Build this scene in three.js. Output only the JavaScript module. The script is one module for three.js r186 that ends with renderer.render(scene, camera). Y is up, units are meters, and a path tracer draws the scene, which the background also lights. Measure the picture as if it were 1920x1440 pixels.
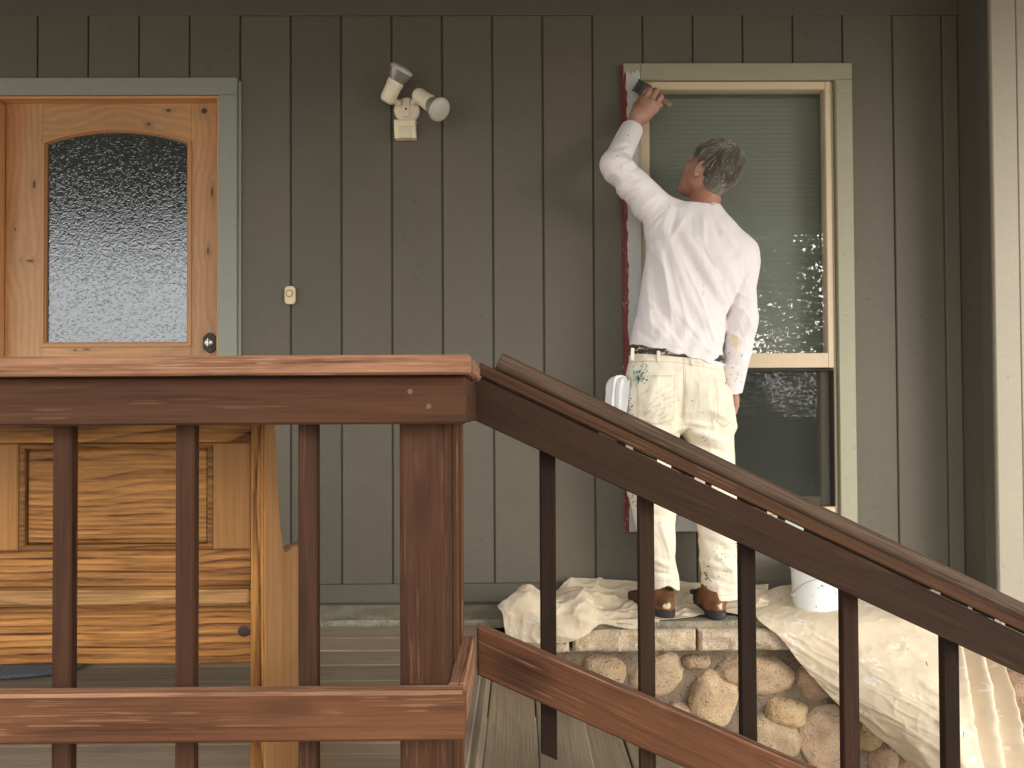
import * as THREE from 'three';
import { mergeGeometries } from 'three/addons/utils/BufferGeometryUtils.js';
import { RoundedBoxGeometry } from 'three/addons/geometries/RoundedBoxGeometry.js';

// ---------------------------------------------------------------- camera, sky, sun, exposure
const V = (x, y, z) => new THREE.Vector3(x, y, z);
const scene = new THREE.Scene();
const CAMZ = 3.118, CAMY = 0.795;
const camera = new THREE.PerspectiveCamera(52.81, 4 / 3, 0.05, 400);
camera.rotation.order = 'YXZ';
camera.position.set(0, CAMY, CAMZ);
camera.rotation.set(0.01745, -0.0087, -0.0054);
camera.setViewOffset(1920, 1440, -24.7, -25, 1920, 1440);
camera.updateProjectionMatrix();
camera.updateMatrixWorld(true);
const renderer = new THREE.WebGLRenderer({ antialias: true });
renderer.toneMapping = THREE.LinearToneMapping;
renderer.toneMappingExposure = 2.8;
renderer.shadowMap.enabled = true;

const SUNDIR = V(0.58, 0.25, 0.80).normalize();
{ // overcast sky: even, a little brighter towards the hidden sun, warm low and cool high
  const w = 256, h = 128, a = new Float32Array(w * h * 4);
  for (let j = 0; j < h; j++) for (let i = 0; i < w; i++) {
    const el = ((j + 0.5) / h - 0.5) * Math.PI, az = ((i + 0.5) / w - 0.5) * 2 * Math.PI;
    const d = V(Math.cos(az) * Math.cos(el), Math.sin(el), Math.sin(az) * Math.cos(el));
    const s = Math.max(0, d.dot(SUNDIR)), up = Math.max(0, d.y);
    const L = 0.98 + 0.3 * up + 0.35 * Math.pow(s, 3);
    const k = 4 * (j * w + i);
    a[k] = L * (1.0 - 0.05 * up); a[k + 1] = L * (0.975 - 0.01 * up); a[k + 2] = L * (0.93 + 0.06 * up); a[k + 3] = 1;
  }
  const sky = new THREE.DataTexture(a, w, h, THREE.RGBAFormat, THREE.FloatType);
  sky.mapping = THREE.EquirectangularReflectionMapping;
  sky.magFilter = sky.minFilter = THREE.LinearFilter; sky.needsUpdate = true;
  scene.background = sky; scene.environment = sky;
}
const sun = new THREE.DirectionalLight(new THREE.Color(1.0, 0.93, 0.82), 1.4);
sun.position.copy(SUNDIR).multiplyScalar(12); sun.target.position.set(0, 1, 0);
sun.castShadow = true; sun.shadow.radius = 75; sun.shadow.mapSize.set(2048, 2048);
Object.assign(sun.shadow.camera, { left: -6, right: 6, top: 6, bottom: -6, near: 0.5, far: 40 });
scene.add(sun, sun.target);

// ---------------------------------------------------------------- helpers
// a point of the photograph (1920 x 1440) at the depth z of the scene
function at(px, py, z) {
  const d = V(px / 960 - 1, 1 - py / 720, 0.5).unproject(camera).sub(camera.position);
  return d.multiplyScalar((z - camera.position.z) / d.z).add(camera.position);
}
const ax = (px, z, py = 700) => at(px, py, z).x, ay = (py, z, px = 960) => at(px, py, z).y;
let seed = 7;
const rnd = () => { seed = (seed * 1664525 + 1013904223) >>> 0; return seed / 4294967296; };
const rr = (a, b) => a + (b - a) * rnd();
const clamp = (x, a = 0, b = 1) => Math.min(b, Math.max(a, x));
const mix = (a, b, t) => a + (b - a) * t;
const smooth = (a, b, x) => { const t = clamp((x - a) / (b - a)); return t * t * (3 - 2 * t); };
function hash(i, j, k) { let h = (Math.imul(i, 374761393) + Math.imul(j, 668265263) + Math.imul(k, 1440662683)) | 0; h = Math.imul(h ^ (h >>> 13), 1274126177); return ((h ^ (h >>> 16)) >>> 0) / 4294967296; }
const mod = (a, n) => ((a % n) + n) % n;
function n2(x, y, px, py, s = 0) { // periodic value noise
  const i = Math.floor(x), j = Math.floor(y); let u = x - i, v = y - j; u = u * u * (3 - 2 * u); v = v * v * (3 - 2 * v);
  const a = mod(i, px), b = mod(i + 1, px), c = mod(j, py), d = mod(j + 1, py);
  return mix(mix(hash(a, c, s), hash(b, c, s), u), mix(hash(a, d, s), hash(b, d, s), u), v);
}
function fbm2(u, v, fx, fy, s, oct = 4) { let t = 0, a = 0.5, m = 0; for (let o = 0; o < oct; o++) { t += a * n2(u * fx, v * fy, fx, fy, s + o); m += a; a *= 0.5; fx *= 2; fy *= 2; } return t / m; }
function n3(x, y, z, s = 0) {
  const i = Math.floor(x), j = Math.floor(y), k = Math.floor(z); let u = x - i, v = y - j, w = z - k;
  u = u * u * (3 - 2 * u); v = v * v * (3 - 2 * v); w = w * w * (3 - 2 * w);
  const H = (a, b, c) => hash(i + a + s * 131, j + b, (k + c) * 7 + s);
  return mix(mix(mix(H(0, 0, 0), H(1, 0, 0), u), mix(H(0, 1, 0), H(1, 1, 0), u), v), mix(mix(H(0, 0, 1), H(1, 0, 1), u), mix(H(0, 1, 1), H(1, 1, 1), u), v), w);
}
const byte = l => Math.round(255 * clamp(l <= 0.0031308 ? 12.92 * l : 1.055 * Math.pow(l, 1 / 2.4) - 0.055));
// textures: fn(u, v) gives linear [r, g, b, height]; returns {map, bump}
function tex(w, h, fn, repeat) {
  const a = new Uint8Array(w * h * 4), b = new Uint8Array(w * h * 4);
  for (let j = 0; j < h; j++) for (let i = 0; i < w; i++) {
    const c = fn((i + 0.5) / w, (j + 0.5) / h), k = 4 * (j * w + i), q = Math.round(255 * clamp(c[3] ?? 0.5));
    a[k] = byte(c[0]); a[k + 1] = byte(c[1]); a[k + 2] = byte(c[2]); a[k + 3] = 255;
    b[k] = b[k + 1] = b[k + 2] = q; b[k + 3] = 255;
  }
  const mk = (d, srgb) => { const t = new THREE.DataTexture(d, w, h); t.wrapS = t.wrapT = THREE.RepeatWrapping; t.magFilter = THREE.LinearFilter; t.minFilter = THREE.LinearMipmapLinearFilter; t.generateMipmaps = true; if (srgb) t.colorSpace = THREE.SRGBColorSpace; if (repeat) t.repeat.set(1 / repeat[0], 1 / repeat[1]); t.needsUpdate = true; return t; };
  return { map: mk(a, true), bump: mk(b, false) };
}
const std = (o) => { const m = new THREE.MeshStandardMaterial(o); return m; };
const lin = (r, g, b) => new THREE.Color().setRGB(r, g, b);
const plain = (r, g, b, roughness = 0.7, o = {}) => std({ color: lin(r, g, b), roughness, ...o });
const tinted = (m, k, kr = 1, kg = 1, kb = 1) => { const c = m.clone(); c.color.setRGB(k * kr, k * kg, k * kb); return c; };
function wood({ L = 1.6, W = 0.4, w = 800, h = 384, rings = 10, ring = 0.22, warp = 0.5, ux = 2, dark, light, fine = 0.45, patch = 0.25, worn = 0, wornC = [0.40, 0.25, 0.16], seed: s = 1, rough = 0.7, bump = 0.0008, cracks = 0, figure = 0, wavy = 0 }) {
  const t = tex(w, h, (u, v) => {
    const wv = (fbm2(u, v, ux, 2, s, 2) - 0.5) * warp + wavy * (n2(u * 8, v * 7, 8, 7, s + 60) - 0.5) + 0.05 * (n2(u * 4 * ux, v * 5, 4 * ux, 5, s + 9) - 0.5);
    const ph = mod((v + wv) * rings, 1); let r = Math.pow(ph, 1.7) * smooth(1, 0.88, ph);
    const amp = figure ? mix(1, 0.35 + 1.2 * fbm2(u, v, 3, 3, s + 50, 2), figure) : 1; r *= amp;
    const f = (n2(u * 7, v * 84, 7, 84, s + 5) * 0.45 + n2(u * 22, v * 190, 22, 190, s + 6) * 0.35 + n2(u * 70, v * 256, 70, 256, s + 7) * 0.2) - 0.5;
    const p = fbm2(u, v, 4, 3, s + 20, 4) - 0.5, bl = smooth(0.68, 0.86, fbm2(u, v, 6, 5, s + 25, 3));
    const k = 0.55 - ring * (r - 0.3) * 2 + fine * f * 1.6 + patch * p * 2 - 0.35 * bl;
    let c = [0, 1, 2].map(i => Math.max(0.3 * dark[i], mix(dark[i], light[i], k))), hgt = 0.55 - 0.3 * ring * r + 0.6 * f;
    if (worn) { const q = smooth(0.70, 0.80, n2(u * 20, v * 240, 20, 240, s + 30)) * smooth(0.50, 0.66, fbm2(u, v, 9, 14, s + 31, 3)) * worn; c = c.map((x, i) => mix(x, wornC[i], q)); }
    if (cracks) { const q = smooth(0.80, 0.86, n2(u * 7, v * 120, 7, 120, s + 40)) * cracks; c = c.map(x => x * (1 - 0.55 * q)); hgt -= 0.5 * q; }
    return [...c, hgt];
  }, [L, W]);
  return new THREE.MeshPhysicalMaterial({ map: t.map, bumpMap: t.bump, bumpScale: bump, roughness: rough, specularIntensity: 0.45 });
}

// ---- scene bookkeeping
const taken = new Map();
function numbered(n) { const k = taken.get(n) ?? 0; taken.set(n, k + 1); return k ? n + '_' + String(k).padStart(3, '0') : n; }
function tag(o, label, category, group, kind) { o.userData.label = label; if (category) o.userData.category = category; if (group) o.userData.group = group; if (kind) o.userData.kind = kind; return o; }
function thing(name, label, category, base = V(0, 0, 0), group) { const o = new THREE.Group(); o.name = numbered(name); o.position.copy(base); scene.add(o); return tag(o, label, category, group); }
const ORIGIN = new WeakMap();
// a mesh from a geometry given in world coordinates, put under its thing or part
function add(parent, name, geo, material, label) {
  const off = V(0, 0, 0); for (let q = parent; q && q !== scene; q = q.parent) off.add(q.position);
  const g = Array.isArray(geo) ? mergeGeometries(geo.map(clean)) : geo;
  const m = new THREE.Mesh(g, material); m.name = parent === scene ? numbered(name) : name;
  g.translate(-off.x, -off.y, -off.z); parent.add(m); if (label) m.userData.label = label; return m;
}
function clean(g) { g = g.index ? g.toNonIndexed() : g; for (const k of Object.keys(g.attributes)) if (!['position', 'normal', 'uv'].includes(k)) g.deleteAttribute(k); if (!g.attributes.uv) g.setAttribute('uv', new THREE.BufferAttribute(new Float32Array(g.attributes.position.count * 2), 2)); return g; }
// chamfered box with uv in metres, the grain along axis 0, 1 or 2
function cbox(x0, x1, y0, y1, z0, z1, grain = 0, c = 0.003, jitter = 1) {
  const lo = [x0, y0, z0], hi = [x1, y1, z1], P = [], N = [], U = [], mid = lo.map((v, i) => (v + hi[i]) / 2);
  const ou = jitter * rnd() * 3, ov = jitter * rnd() * 3;
  const pt = (a, s, s1, s2) => { const p = [0, 0, 0], b = (a + 1) % 3, d = (a + 2) % 3; p[a] = s > 0 ? hi[a] : lo[a]; p[b] = s1 > 0 ? hi[b] - c : lo[b] + c; p[d] = s2 > 0 ? hi[d] - c : lo[d] + c; return p; };
  const o1 = (grain + 1) % 3, o2 = (grain + 2) % 3;
  function tri(a, b, d) {
    const e = [b[0] - a[0], b[1] - a[1], b[2] - a[2]], f = [d[0] - a[0], d[1] - a[1], d[2] - a[2]];
    let n = [e[1] * f[2] - e[2] * f[1], e[2] * f[0] - e[0] * f[2], e[0] * f[1] - e[1] * f[0]];
    const l = Math.hypot(...n) || 1; n = n.map(x => x / l);
    if (n[0] * (a[0] - mid[0]) + n[1] * (a[1] - mid[1]) + n[2] * (a[2] - mid[2]) < 0) { [b, d] = [d, b]; n = n.map(x => -x); }
    const end = Math.abs(n[grain]) > 0.8;
    for (const p of [a, b, d]) {
      P.push(...p); N.push(...n);
      if (end) U.push(p[o1] * 0.6 + ou, p[o2] * 0.6 + ov); else U.push(p[grain] + ou, (Math.abs(n[o1]) > Math.abs(n[o2]) ? p[o2] : p[o1] + 0.37) + ov);
    }
  }
  const quad = (a, b, d, e) => { tri(a, b, d); tri(a, d, e); };
  for (let a = 0; a < 3; a++) for (const s of [-1, 1]) quad(pt(a, s, -1, -1), pt(a, s, 1, -1), pt(a, s, 1, 1), pt(a, s, -1, 1));
  for (let a = 0; a < 3; a++) { const b = (a + 1) % 3; // edges between faces a and b
    for (const s of [-1, 1]) for (const t of [-1, 1]) quad(pt(a, s, t, -1), pt(a, s, t, 1), pt(b, t, 1, s), pt(b, t, -1, s)); }
  for (const s of [-1, 1]) for (const t of [-1, 1]) for (const r of [-1, 1]) tri(pt(0, s, t, r), pt(1, t, r, s), pt(2, r, s, t));
  const g = new THREE.BufferGeometry();
  g.setAttribute('position', new THREE.Float32BufferAttribute(P, 3)); g.setAttribute('normal', new THREE.Float32BufferAttribute(N, 3)); g.setAttribute('uv', new THREE.Float32BufferAttribute(U, 2));
  return g;
}
// an outline [[x, y]...] of the wall plane, drawn out from z0 to z1; uv in metres along dir
function slab(pts, z0, z1, bevel = 0.003, dir = [1, 0], holes = [], segs = 1) {
  const mk = (a, T) => { const s = new T(); a.forEach((p, i) => i ? s.lineTo(p[0], p[1]) : s.moveTo(p[0], p[1])); s.closePath(); return s; };
  const sh = mk(pts, THREE.Shape); holes.forEach(h => sh.holes.push(mk(h, THREE.Path)));
  const g = new THREE.ExtrudeGeometry(sh, { depth: z1 - z0 - 2 * bevel, bevelEnabled: bevel > 0, bevelThickness: bevel, bevelSize: bevel, bevelOffset: -bevel, bevelSegments: segs });
  g.translate(0, 0, z0 + bevel);
  const p = g.attributes.position, n = g.attributes.normal, u = g.attributes.uv, ou = rnd() * 3, ov = rnd() * 3;
  for (let i = 0; i < p.count; i++) {
    const x = p.getX(i), y = p.getY(i), z = p.getZ(i), s = x * dir[0] + y * dir[1], t = -x * dir[1] + y * dir[0];
    u.setXY(i, s + ou, (Math.abs(n.getZ(i)) > 0.5 ? t : z + t * 0.3) + ov);
  }
  return g;
}
const xy = (px, py, z) => { const p = at(px, py, z); return [p.x, p.y]; };
function rodGeo(pts, r, seg = 8, steps = 24) { return new THREE.TubeGeometry(new THREE.CatmullRomCurve3(pts), steps, r, seg, false); }
function lathe(profile, from, dir, seg = 28) { // profile [[radius, along]...], set along dir from a point
  const g = new THREE.LatheGeometry(profile.map(p => new THREE.Vector2(p[0], p[1])), seg);
  g.applyQuaternion(new THREE.Quaternion().setFromUnitVectors(V(0, 1, 0), dir.clone().normalize())); g.translate(from.x, from.y, from.z); return g;
}
// the upward faces of a geometry apart from the rest: weathered tops of rails
function splitUp(g0) { const g = g0.index ? g0.toNonIndexed() : g0, n = g.attributes.normal, out = [{}, {}]; for (const k of ['position', 'normal', 'uv']) { const A = g.attributes[k], s = A.itemSize, r = [[], []]; for (let i = 0; i < n.count; i += 3) { const up = n.getY(i) > 0.6 ? 0 : 1; for (let j = 0; j < 3; j++) for (let m = 0; m < s; m++) r[up].push(A.array[(i + j) * s + m]); } r.forEach((q, i) => out[i][k] = new THREE.Float32BufferAttribute(q, s)); } return out.map(o => { const b = new THREE.BufferGeometry(); for (const k in o) b.setAttribute(k, o[k]); return b; }); }
function planarUV(g, x0, y0, w, h) { const p = g.attributes.position, u = new Float32Array(p.count * 2); for (let i = 0; i < p.count; i++) { u[2 * i] = (p.getX(i) - x0) / w; u[2 * i + 1] = (p.getY(i) - y0) / h; } g.setAttribute('uv', new THREE.BufferAttribute(u, 2)); return g; }
// smooth surface through a field (negative inside): naive surface nets
function surface(f, lo, hi, cell, color) {
  const n = [0, 1, 2].map(i => Math.ceil((hi[i] - lo[i]) / cell) + 1), [nx, ny, nz] = n, F = new Float32Array(nx * ny * nz), I = new Int32Array(nx * ny * nz).fill(-1);
  for (let k = 0, q = 0; k < nz; k++) for (let j = 0; j < ny; j++) for (let i = 0; i < nx; i++, q++) F[q] = f(lo[0] + i * cell, lo[1] + j * cell, lo[2] + k * cell);
  const P = [], T = [], id = (i, j, k) => i + nx * (j + ny * k);
  for (let k = 0; k < nz - 1; k++) for (let j = 0; j < ny - 1; j++) for (let i = 0; i < nx - 1; i++) {
    let c = 0, sx = 0, sy = 0, sz = 0; const q = id(i, j, k);
    const v = (a, b, d) => F[q + a + nx * (b + ny * d)];
    let neg = 0; for (let m = 0; m < 8; m++) if (v(m & 1, (m >> 1) & 1, m >> 2) < 0) neg++;
    if (neg === 0 || neg === 8) continue;
    for (let m = 0; m < 8; m++) for (let e = 0; e < 3; e++) { if (m & (1 << e)) continue; const m2 = m | (1 << e);
      const a = v(m & 1, (m >> 1) & 1, m >> 2), b = v(m2 & 1, (m2 >> 1) & 1, m2 >> 2);
      if ((a < 0) === (b < 0)) continue; const t = a / (a - b); c++;
      sx += (m & 1) + (e === 0 ? t : 0); sy += ((m >> 1) & 1) + (e === 1 ? t : 0); sz += (m >> 2) + (e === 2 ? t : 0); }
    I[q] = P.length / 3; P.push(lo[0] + (i + sx / c) * cell, lo[1] + (j + sy / c) * cell, lo[2] + (k + sz / c) * cell);
  }
  const st = [1, nx, nx * ny];
  for (let k = 1; k < nz - 1; k++) for (let j = 1; j < ny - 1; j++) for (let i = 1; i < nx - 1; i++) { const q = id(i, j, k);
    for (let e = 0; e < 3; e++) { const a = F[q] < 0, b = F[q + st[e]] < 0; if (a === b) continue;
      const s1 = st[(e + 1) % 3], s2 = st[(e + 2) % 3], A = I[q], B = I[q - s1], C = I[q - s1 - s2], D = I[q - s2];
      if (A < 0 || B < 0 || C < 0 || D < 0) continue;
      if (a) T.push(A, B, C, A, C, D); else T.push(A, C, B, A, D, C); } }
  const N = new Float32Array(P.length), h = cell * 0.6;
  for (let i = 0; i < P.length; i += 3) { const [x, y, z] = [P[i], P[i + 1], P[i + 2]]; let a = f(x + h, y, z) - f(x - h, y, z), b = f(x, y + h, z) - f(x, y - h, z), c = f(x, y, z + h) - f(x, y, z - h); const l = Math.hypot(a, b, c) || 1; N[i] = a / l; N[i + 1] = b / l; N[i + 2] = c / l; }
  // faces turned to agree with the normals
  for (let i = 0; i < T.length; i += 3) { const [a, b, c] = [T[i] * 3, T[i + 1] * 3, T[i + 2] * 3]; const ux = P[b] - P[a], uy = P[b + 1] - P[a + 1], uz = P[b + 2] - P[a + 2], vx = P[c] - P[a], vy = P[c + 1] - P[a + 1], vz = P[c + 2] - P[a + 2];
    if ((uy * vz - uz * vy) * N[a] + (uz * vx - ux * vz) * N[a + 1] + (ux * vy - uy * vx) * N[a + 2] < 0) { const t = T[i + 1]; T[i + 1] = T[i + 2]; T[i + 2] = t; } }
  const g = new THREE.BufferGeometry(); g.setAttribute('position', new THREE.Float32BufferAttribute(P, 3)); g.setAttribute('normal', new THREE.BufferAttribute(N, 3)); g.setIndex(T);
  const U = new Float32Array(P.length / 3 * 2); for (let i = 0; i < P.length / 3; i++) { U[2 * i] = P[3 * i]; U[2 * i + 1] = P[3 * i + 1]; } g.setAttribute('uv', new THREE.BufferAttribute(U, 2));
  if (color) { const C = new Float32Array(P.length); for (let i = 0; i < P.length; i += 3) C.set(color(P[i], P[i + 1], P[i + 2]), i); g.setAttribute('color', new THREE.BufferAttribute(C, 3)); }
  return g;
}
const smin = (a, b, k) => { const h = Math.max(k - Math.abs(a - b), 0) / k; return Math.min(a, b) - h * h * k * 0.25; };
function cap(x, y, z, a, b, ra, rb) { const bx = b.x - a.x, by = b.y - a.y, bz = b.z - a.z, qx = x - a.x, qy = y - a.y, qz = z - a.z; const h = clamp((qx * bx + qy * by + qz * bz) / (bx * bx + by * by + bz * bz)); return Math.hypot(qx - bx * h, qy - by * h, qz - bz * h) - mix(ra, rb, h); }
function ell(x, y, z, c, r) { const p = [(x - c.x) / r[0], (y - c.y) / r[1], (z - c.z) / r[2]]; const k0 = Math.hypot(...p), k1 = Math.hypot(p[0] / r[0], p[1] / r[1], p[2] / r[2]); return k1 < 1e-9 ? -Math.min(...r) : k0 * (k0 - 1) / k1; }
// control points [rows][cols] of Vector3 -> smooth sheet of nu x nv with wrinkles
function sheet(ctrl, nu, nv, wrinkle, thick = 0.0016) {
  const cr = (p0, p1, p2, p3, t) => { const r = V(0, 0, 0); for (const k of ['x', 'y', 'z']) { const a = p0[k], b = p1[k], c = p2[k], d = p3[k]; r[k] = 0.5 * (2 * b + (c - a) * t + (2 * a - 5 * b + 4 * c - d) * t * t + (3 * b - a - 3 * c + d) * t * t * t); } return r; };
  const line = (a, t) => { const n = a.length - 1, s = clamp(t) * n, i = Math.min(Math.floor(s), n - 1); return cr(a[Math.max(i - 1, 0)], a[i], a[i + 1], a[Math.min(i + 2, n)], s - i); };
  const G = []; for (let j = 0; j <= nv; j++) { const row = []; for (let i = 0; i <= nu; i++) row.push(line(ctrl.map(r => line(r, i / nu)), j / nv)); G.push(row); }
  const nor = (i, j) => { const a = G[j][Math.min(i + 1, nu)].clone().sub(G[j][Math.max(i - 1, 0)]), b = G[Math.min(j + 1, nv)][i].clone().sub(G[Math.max(j - 1, 0)][i]); return b.cross(a).normalize(); };
  const N = G.map((r, j) => r.map((_, i) => nor(i, j)));
  const pos = [], uv = [], idx = []; let su = 0;
  for (let s = 0; s < 2; s++) for (let j = 0; j <= nv; j++) for (let i = 0; i <= nu; i++) {
    const u = i / nu, v = j / nv, p = G[j][i].clone().addScaledVector(N[j][i], wrinkle(u, v, G[j][i]) - s * thick); pos.push(p.x, p.y, p.z);
    uv.push(u * ctrl.uw, v * ctrl.vw);
  }
  const W = nu + 1, H = (nu + 1) * (nv + 1);
  for (let j = 0; j < nv; j++) for (let i = 0; i < nu; i++) { const a = j * W + i; idx.push(a, a + W, a + 1, a + 1, a + W, a + W + 1); idx.push(H + a, H + a + 1, H + a + W, H + a + 1, H + a + W + 1, H + a + W); }
  const rim = (a, b) => idx.push(a, b, H + a, b, H + b, H + a);
  for (let i = 0; i < nu; i++) { rim(i, i + 1); rim(nv * W + i + 1, nv * W + i); } for (let j = 0; j < nv; j++) { rim((j + 1) * W, j * W); rim(j * W + nu, (j + 1) * W + nu); }
  const g = new THREE.BufferGeometry(); g.setAttribute('position', new THREE.Float32BufferAttribute(pos, 3)); g.setAttribute('uv', new THREE.Float32BufferAttribute(uv, 2)); g.setIndex(idx); g.computeVertexNormals(); return g;
}

// ---------------------------------------------------------------- materials
const cedar = wood({ dark: [0.042, 0.0150, 0.0058], light: [0.134, 0.0535, 0.0225], rings: 9, ring: 0.12, fine: 0.42, patch: 0.35, worn: 0.4, wornC: [0.26, 0.14, 0.08], cracks: 0.35, seed: 3, rough: 0.78 });
const cedarB = tinted(cedar, 0.58, 1, 0.98, 0.98), cedarShade = tinted(cedar, 0.15, 1, 1.05, 0.95), cedarStair = tinted(cedar, 0.29, 1, 1.10, 1.0);  // the darkest tint carries the shade on the stair balusters in its colour
const cedarCap = wood({ dark: [0.105, 0.040, 0.020], light: [0.34, 0.175, 0.100], rings: 12, ring: 0.2, fine: 0.75, patch: 0.3, worn: 0.35, wornC: [0.48, 0.31, 0.20], seed: 11, rough: 0.8, bump: 0.0018, cracks: 0.8 });
const cedarRail = wood({ dark: [0.030, 0.0165, 0.0095], light: [0.105, 0.064, 0.040], rings: 12, ring: 0.15, fine: 0.7, patch: 0.35, worn: 0.5, wornC: [0.22, 0.15, 0.10], seed: 15, rough: 0.7, bump: 0.0014, cracks: 0.4 });
const deckWood = wood({ dark: [0.20, 0.158, 0.108], light: [0.41, 0.328, 0.232], rings: 6, ring: 0.10, fine: 0.36, patch: 0.35, seed: 21, rough: 0.9, bump: 0.0012, cracks: 0.35 });
const oak = wood({ L: 1.3, W: 0.46, rings: 26, ring: 0.34, warp: 0.62, ux: 1, wavy: 0.07, dark: [0.085, 0.030, 0.008], light: [0.43, 0.198, 0.054], fine: 0.75, patch: 0.2, seed: 31, rough: 0.55, bump: 0.0006, figure: 0.6 });
const pine = wood({ L: 1.4, W: 0.3, rings: 6, ring: 0.14, warp: 0.25, ux: 1, dark: [0.40, 0.175, 0.062], light: [0.68, 0.38, 0.165], fine: 0.4, patch: 0.25, seed: 37, rough: 0.55, bump: 0.0004 });
function paintTex(c, s, amt = 0.07) { const t = tex(512, 512, (u, v) => { const f = n2(u * 256, v * 40, 256, 40, s) * 0.5 + n2(u * 90, v * 256, 90, 256, s + 1) * 0.5, p = fbm2(u, v, 4, 4, s + 2, 5), sp = smooth(0.93, 0.97, n2(u * 70, v * 70, 70, 70, s + 8)); const k = 1 + amt * (f - 0.5) * 2 + amt * 2.2 * (p - 0.5) - 0.18 * sp; return [c[0] * k, c[1] * k, c[2] * (k - 0.05 * (p - 0.5)), 0.5 + 0.5 * (f - 0.5) + 0.3 * (p - 0.5)]; }, [0.9, 0.9]); return t; }
const paint = (c, s, amt, rough = 0.6, bump = 0.0007) => { const t = paintTex(c, s, amt); return std({ map: t.map, bumpMap: t.bump, bumpScale: bump, roughness: rough }); };
const sidingPaint = paint([0.112, 0.0985, 0.0725], 51, 0.08, 0.65, 0.0008);
const sagePaint = paint([0.31, 0.295, 0.205], 55, 0.05, 0.5);
const doorTrimPaint = paint([0.25, 0.255, 0.215], 58, 0.05, 0.5);
const beigePaint = paint([0.60, 0.475, 0.33], 61, 0.04, 0.5, 0.0004);
const pillarPaint = paint([0.32, 0.275, 0.21], 65, 0.05, 0.55);
const darkGap = plain(0.075, 0.067, 0.05, 0.9);
const room = plain(0.05, 0.05, 0.045, 0.95);
const steel = plain(0.5, 0.48, 0.45, 0.35, { metalness: 0.9 });
const whitePlastic = paint([0.80, 0.70, 0.545], 71, 0.05, 0.45, 0.0002);

// ---------------------------------------------------------------- ground, porch roof, house wall
{ const t = tex(512, 512, (u, v) => { const f = fbm2(u, v, 8, 8, 81, 6), g = n2(u * 200, v * 200, 200, 200, 82); const k = 0.75 + 0.5 * f + 0.25 * (g - 0.5); return [0.30 * k, 0.275 * k, 0.235 * k, f * 0.6 + g * 0.4]; }, [3, 3]);
  const g = new THREE.PlaneGeometry(240, 240); g.rotateX(-Math.PI / 2); g.translate(0, -1.35, 100); const p = g.attributes.position; planarUV(g, 0, 0, 1, 1); for (let i = 0; i < p.count; i++) g.attributes.uv.setXY(i, p.getX(i), p.getZ(i));
  tag(add(scene, 'ground', g, std({ map: t.map, bumpMap: t.bump, bumpScale: 0.01, roughness: 0.95 })), 'pale gravel ground below the porch steps', null, null, 'structure'); }

const YW = { base: ay(1130, 0, 760), skirt: ay(1095, 0, 760), frieze: ay(29, 0), top: 2.62 };
const GX0 = ax(545, 0), GS = 94.9 / 465.05;
const XP = ax(1866, 0.236, 600) + 0.013;                       // the corner where the projecting wall starts
const win = { x0: ax(1171, 0.02, 400), x1: ax(1601, 0.02, 400), y1: ay(118, 0.02, 1385), y0: ay(997, 0.02, 1250) };
const dor = { x1: ax(444, 0.02, 400), y1: ay(145, 0.02, 220), jx1: ax(409, 0.02, 400), jy1: ay(178, 0.02, 200) };
dor.x0 = dor.x1 - 1.09; dor.jx0 = dor.x0 + 0.075;
const CW = 0.068;                                   // width of the window casing
const wall = thing('house_wall', 'brown-grey grooved timber siding of the house behind the railings', 'wall', V(0, 0, 0));
add(wall, 'backing', [cbox(-4.6, dor.jx0 - 0.02, -0.06, YW.top, -0.16, -0.0075, 1, 0.002), cbox(dor.jx1 + 0.02, win.x0 + 0.03, -0.06, YW.top, -0.16, -0.0075, 1, 0.002), cbox(win.x1 - 0.03, XP + 0.3, -0.06, YW.top, -0.16, -0.0075, 1, 0.002),
  cbox(dor.jx0 - 0.02, dor.jx1 + 0.02, dor.jy1 + 0.02, YW.top, -0.16, -0.0075, 1, 0.002), cbox(win.x0 + 0.03, win.x1 - 0.03, win.y1 - 0.03, YW.top, -0.16, -0.0075, 1, 0.002), cbox(win.x0 + 0.03, win.x1 - 0.03, -0.06, win.y0 + 0.03, -0.16, -0.0075, 1, 0.002)], darkGap);
const sidings = [0.93, 1, 1.05, 0.97, 1.02].map((k, i) => tinted(sidingPaint, k, 1 + 0.012 * (i - 2), 1, 1 - 0.015 * (i - 2)));
for (let k = -14; k < 14; k++) {
  const a = Math.max(GX0 + k * GS + 0.0036, -4.6), b = Math.min(GX0 + (k + 1) * GS - 0.0036, XP - 0.004); if (b - a < 0.02) continue;
  const gs = [], o = [{ x0: dor.x0, x1: dor.x1, y0: -1, y1: dor.y1 }, { x0: win.x0, x1: win.x1, y0: win.y0, y1: win.y1 }].find(q => b > q.x0 + 0.012 && a < q.x1 - 0.012);   // one board, cut round the door or the window
  const piece = (xa, xb, p, q) => { if (q - p > 0.01 && xb - xa > 0.008) gs.push(cbox(xa, xb, p, q, -0.0074, 0, 1, o ? 0.0005 : 0.003)); };
  if (!o) piece(a, b, YW.skirt, YW.frieze); else { piece(a, b, o.y1 - 0.004, YW.frieze); piece(a, b, YW.skirt, o.y0 + 0.004); const p = Math.max(YW.skirt, o.y0 + 0.004), q = o.y1 - 0.004; piece(a, Math.min(b, o.x0), p, q); piece(Math.max(a, o.x1), b, p, q); }
  if (gs.length) add(wall, 'siding_board', gs, sidings[Math.floor(rnd() * 5)]);
}
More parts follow.
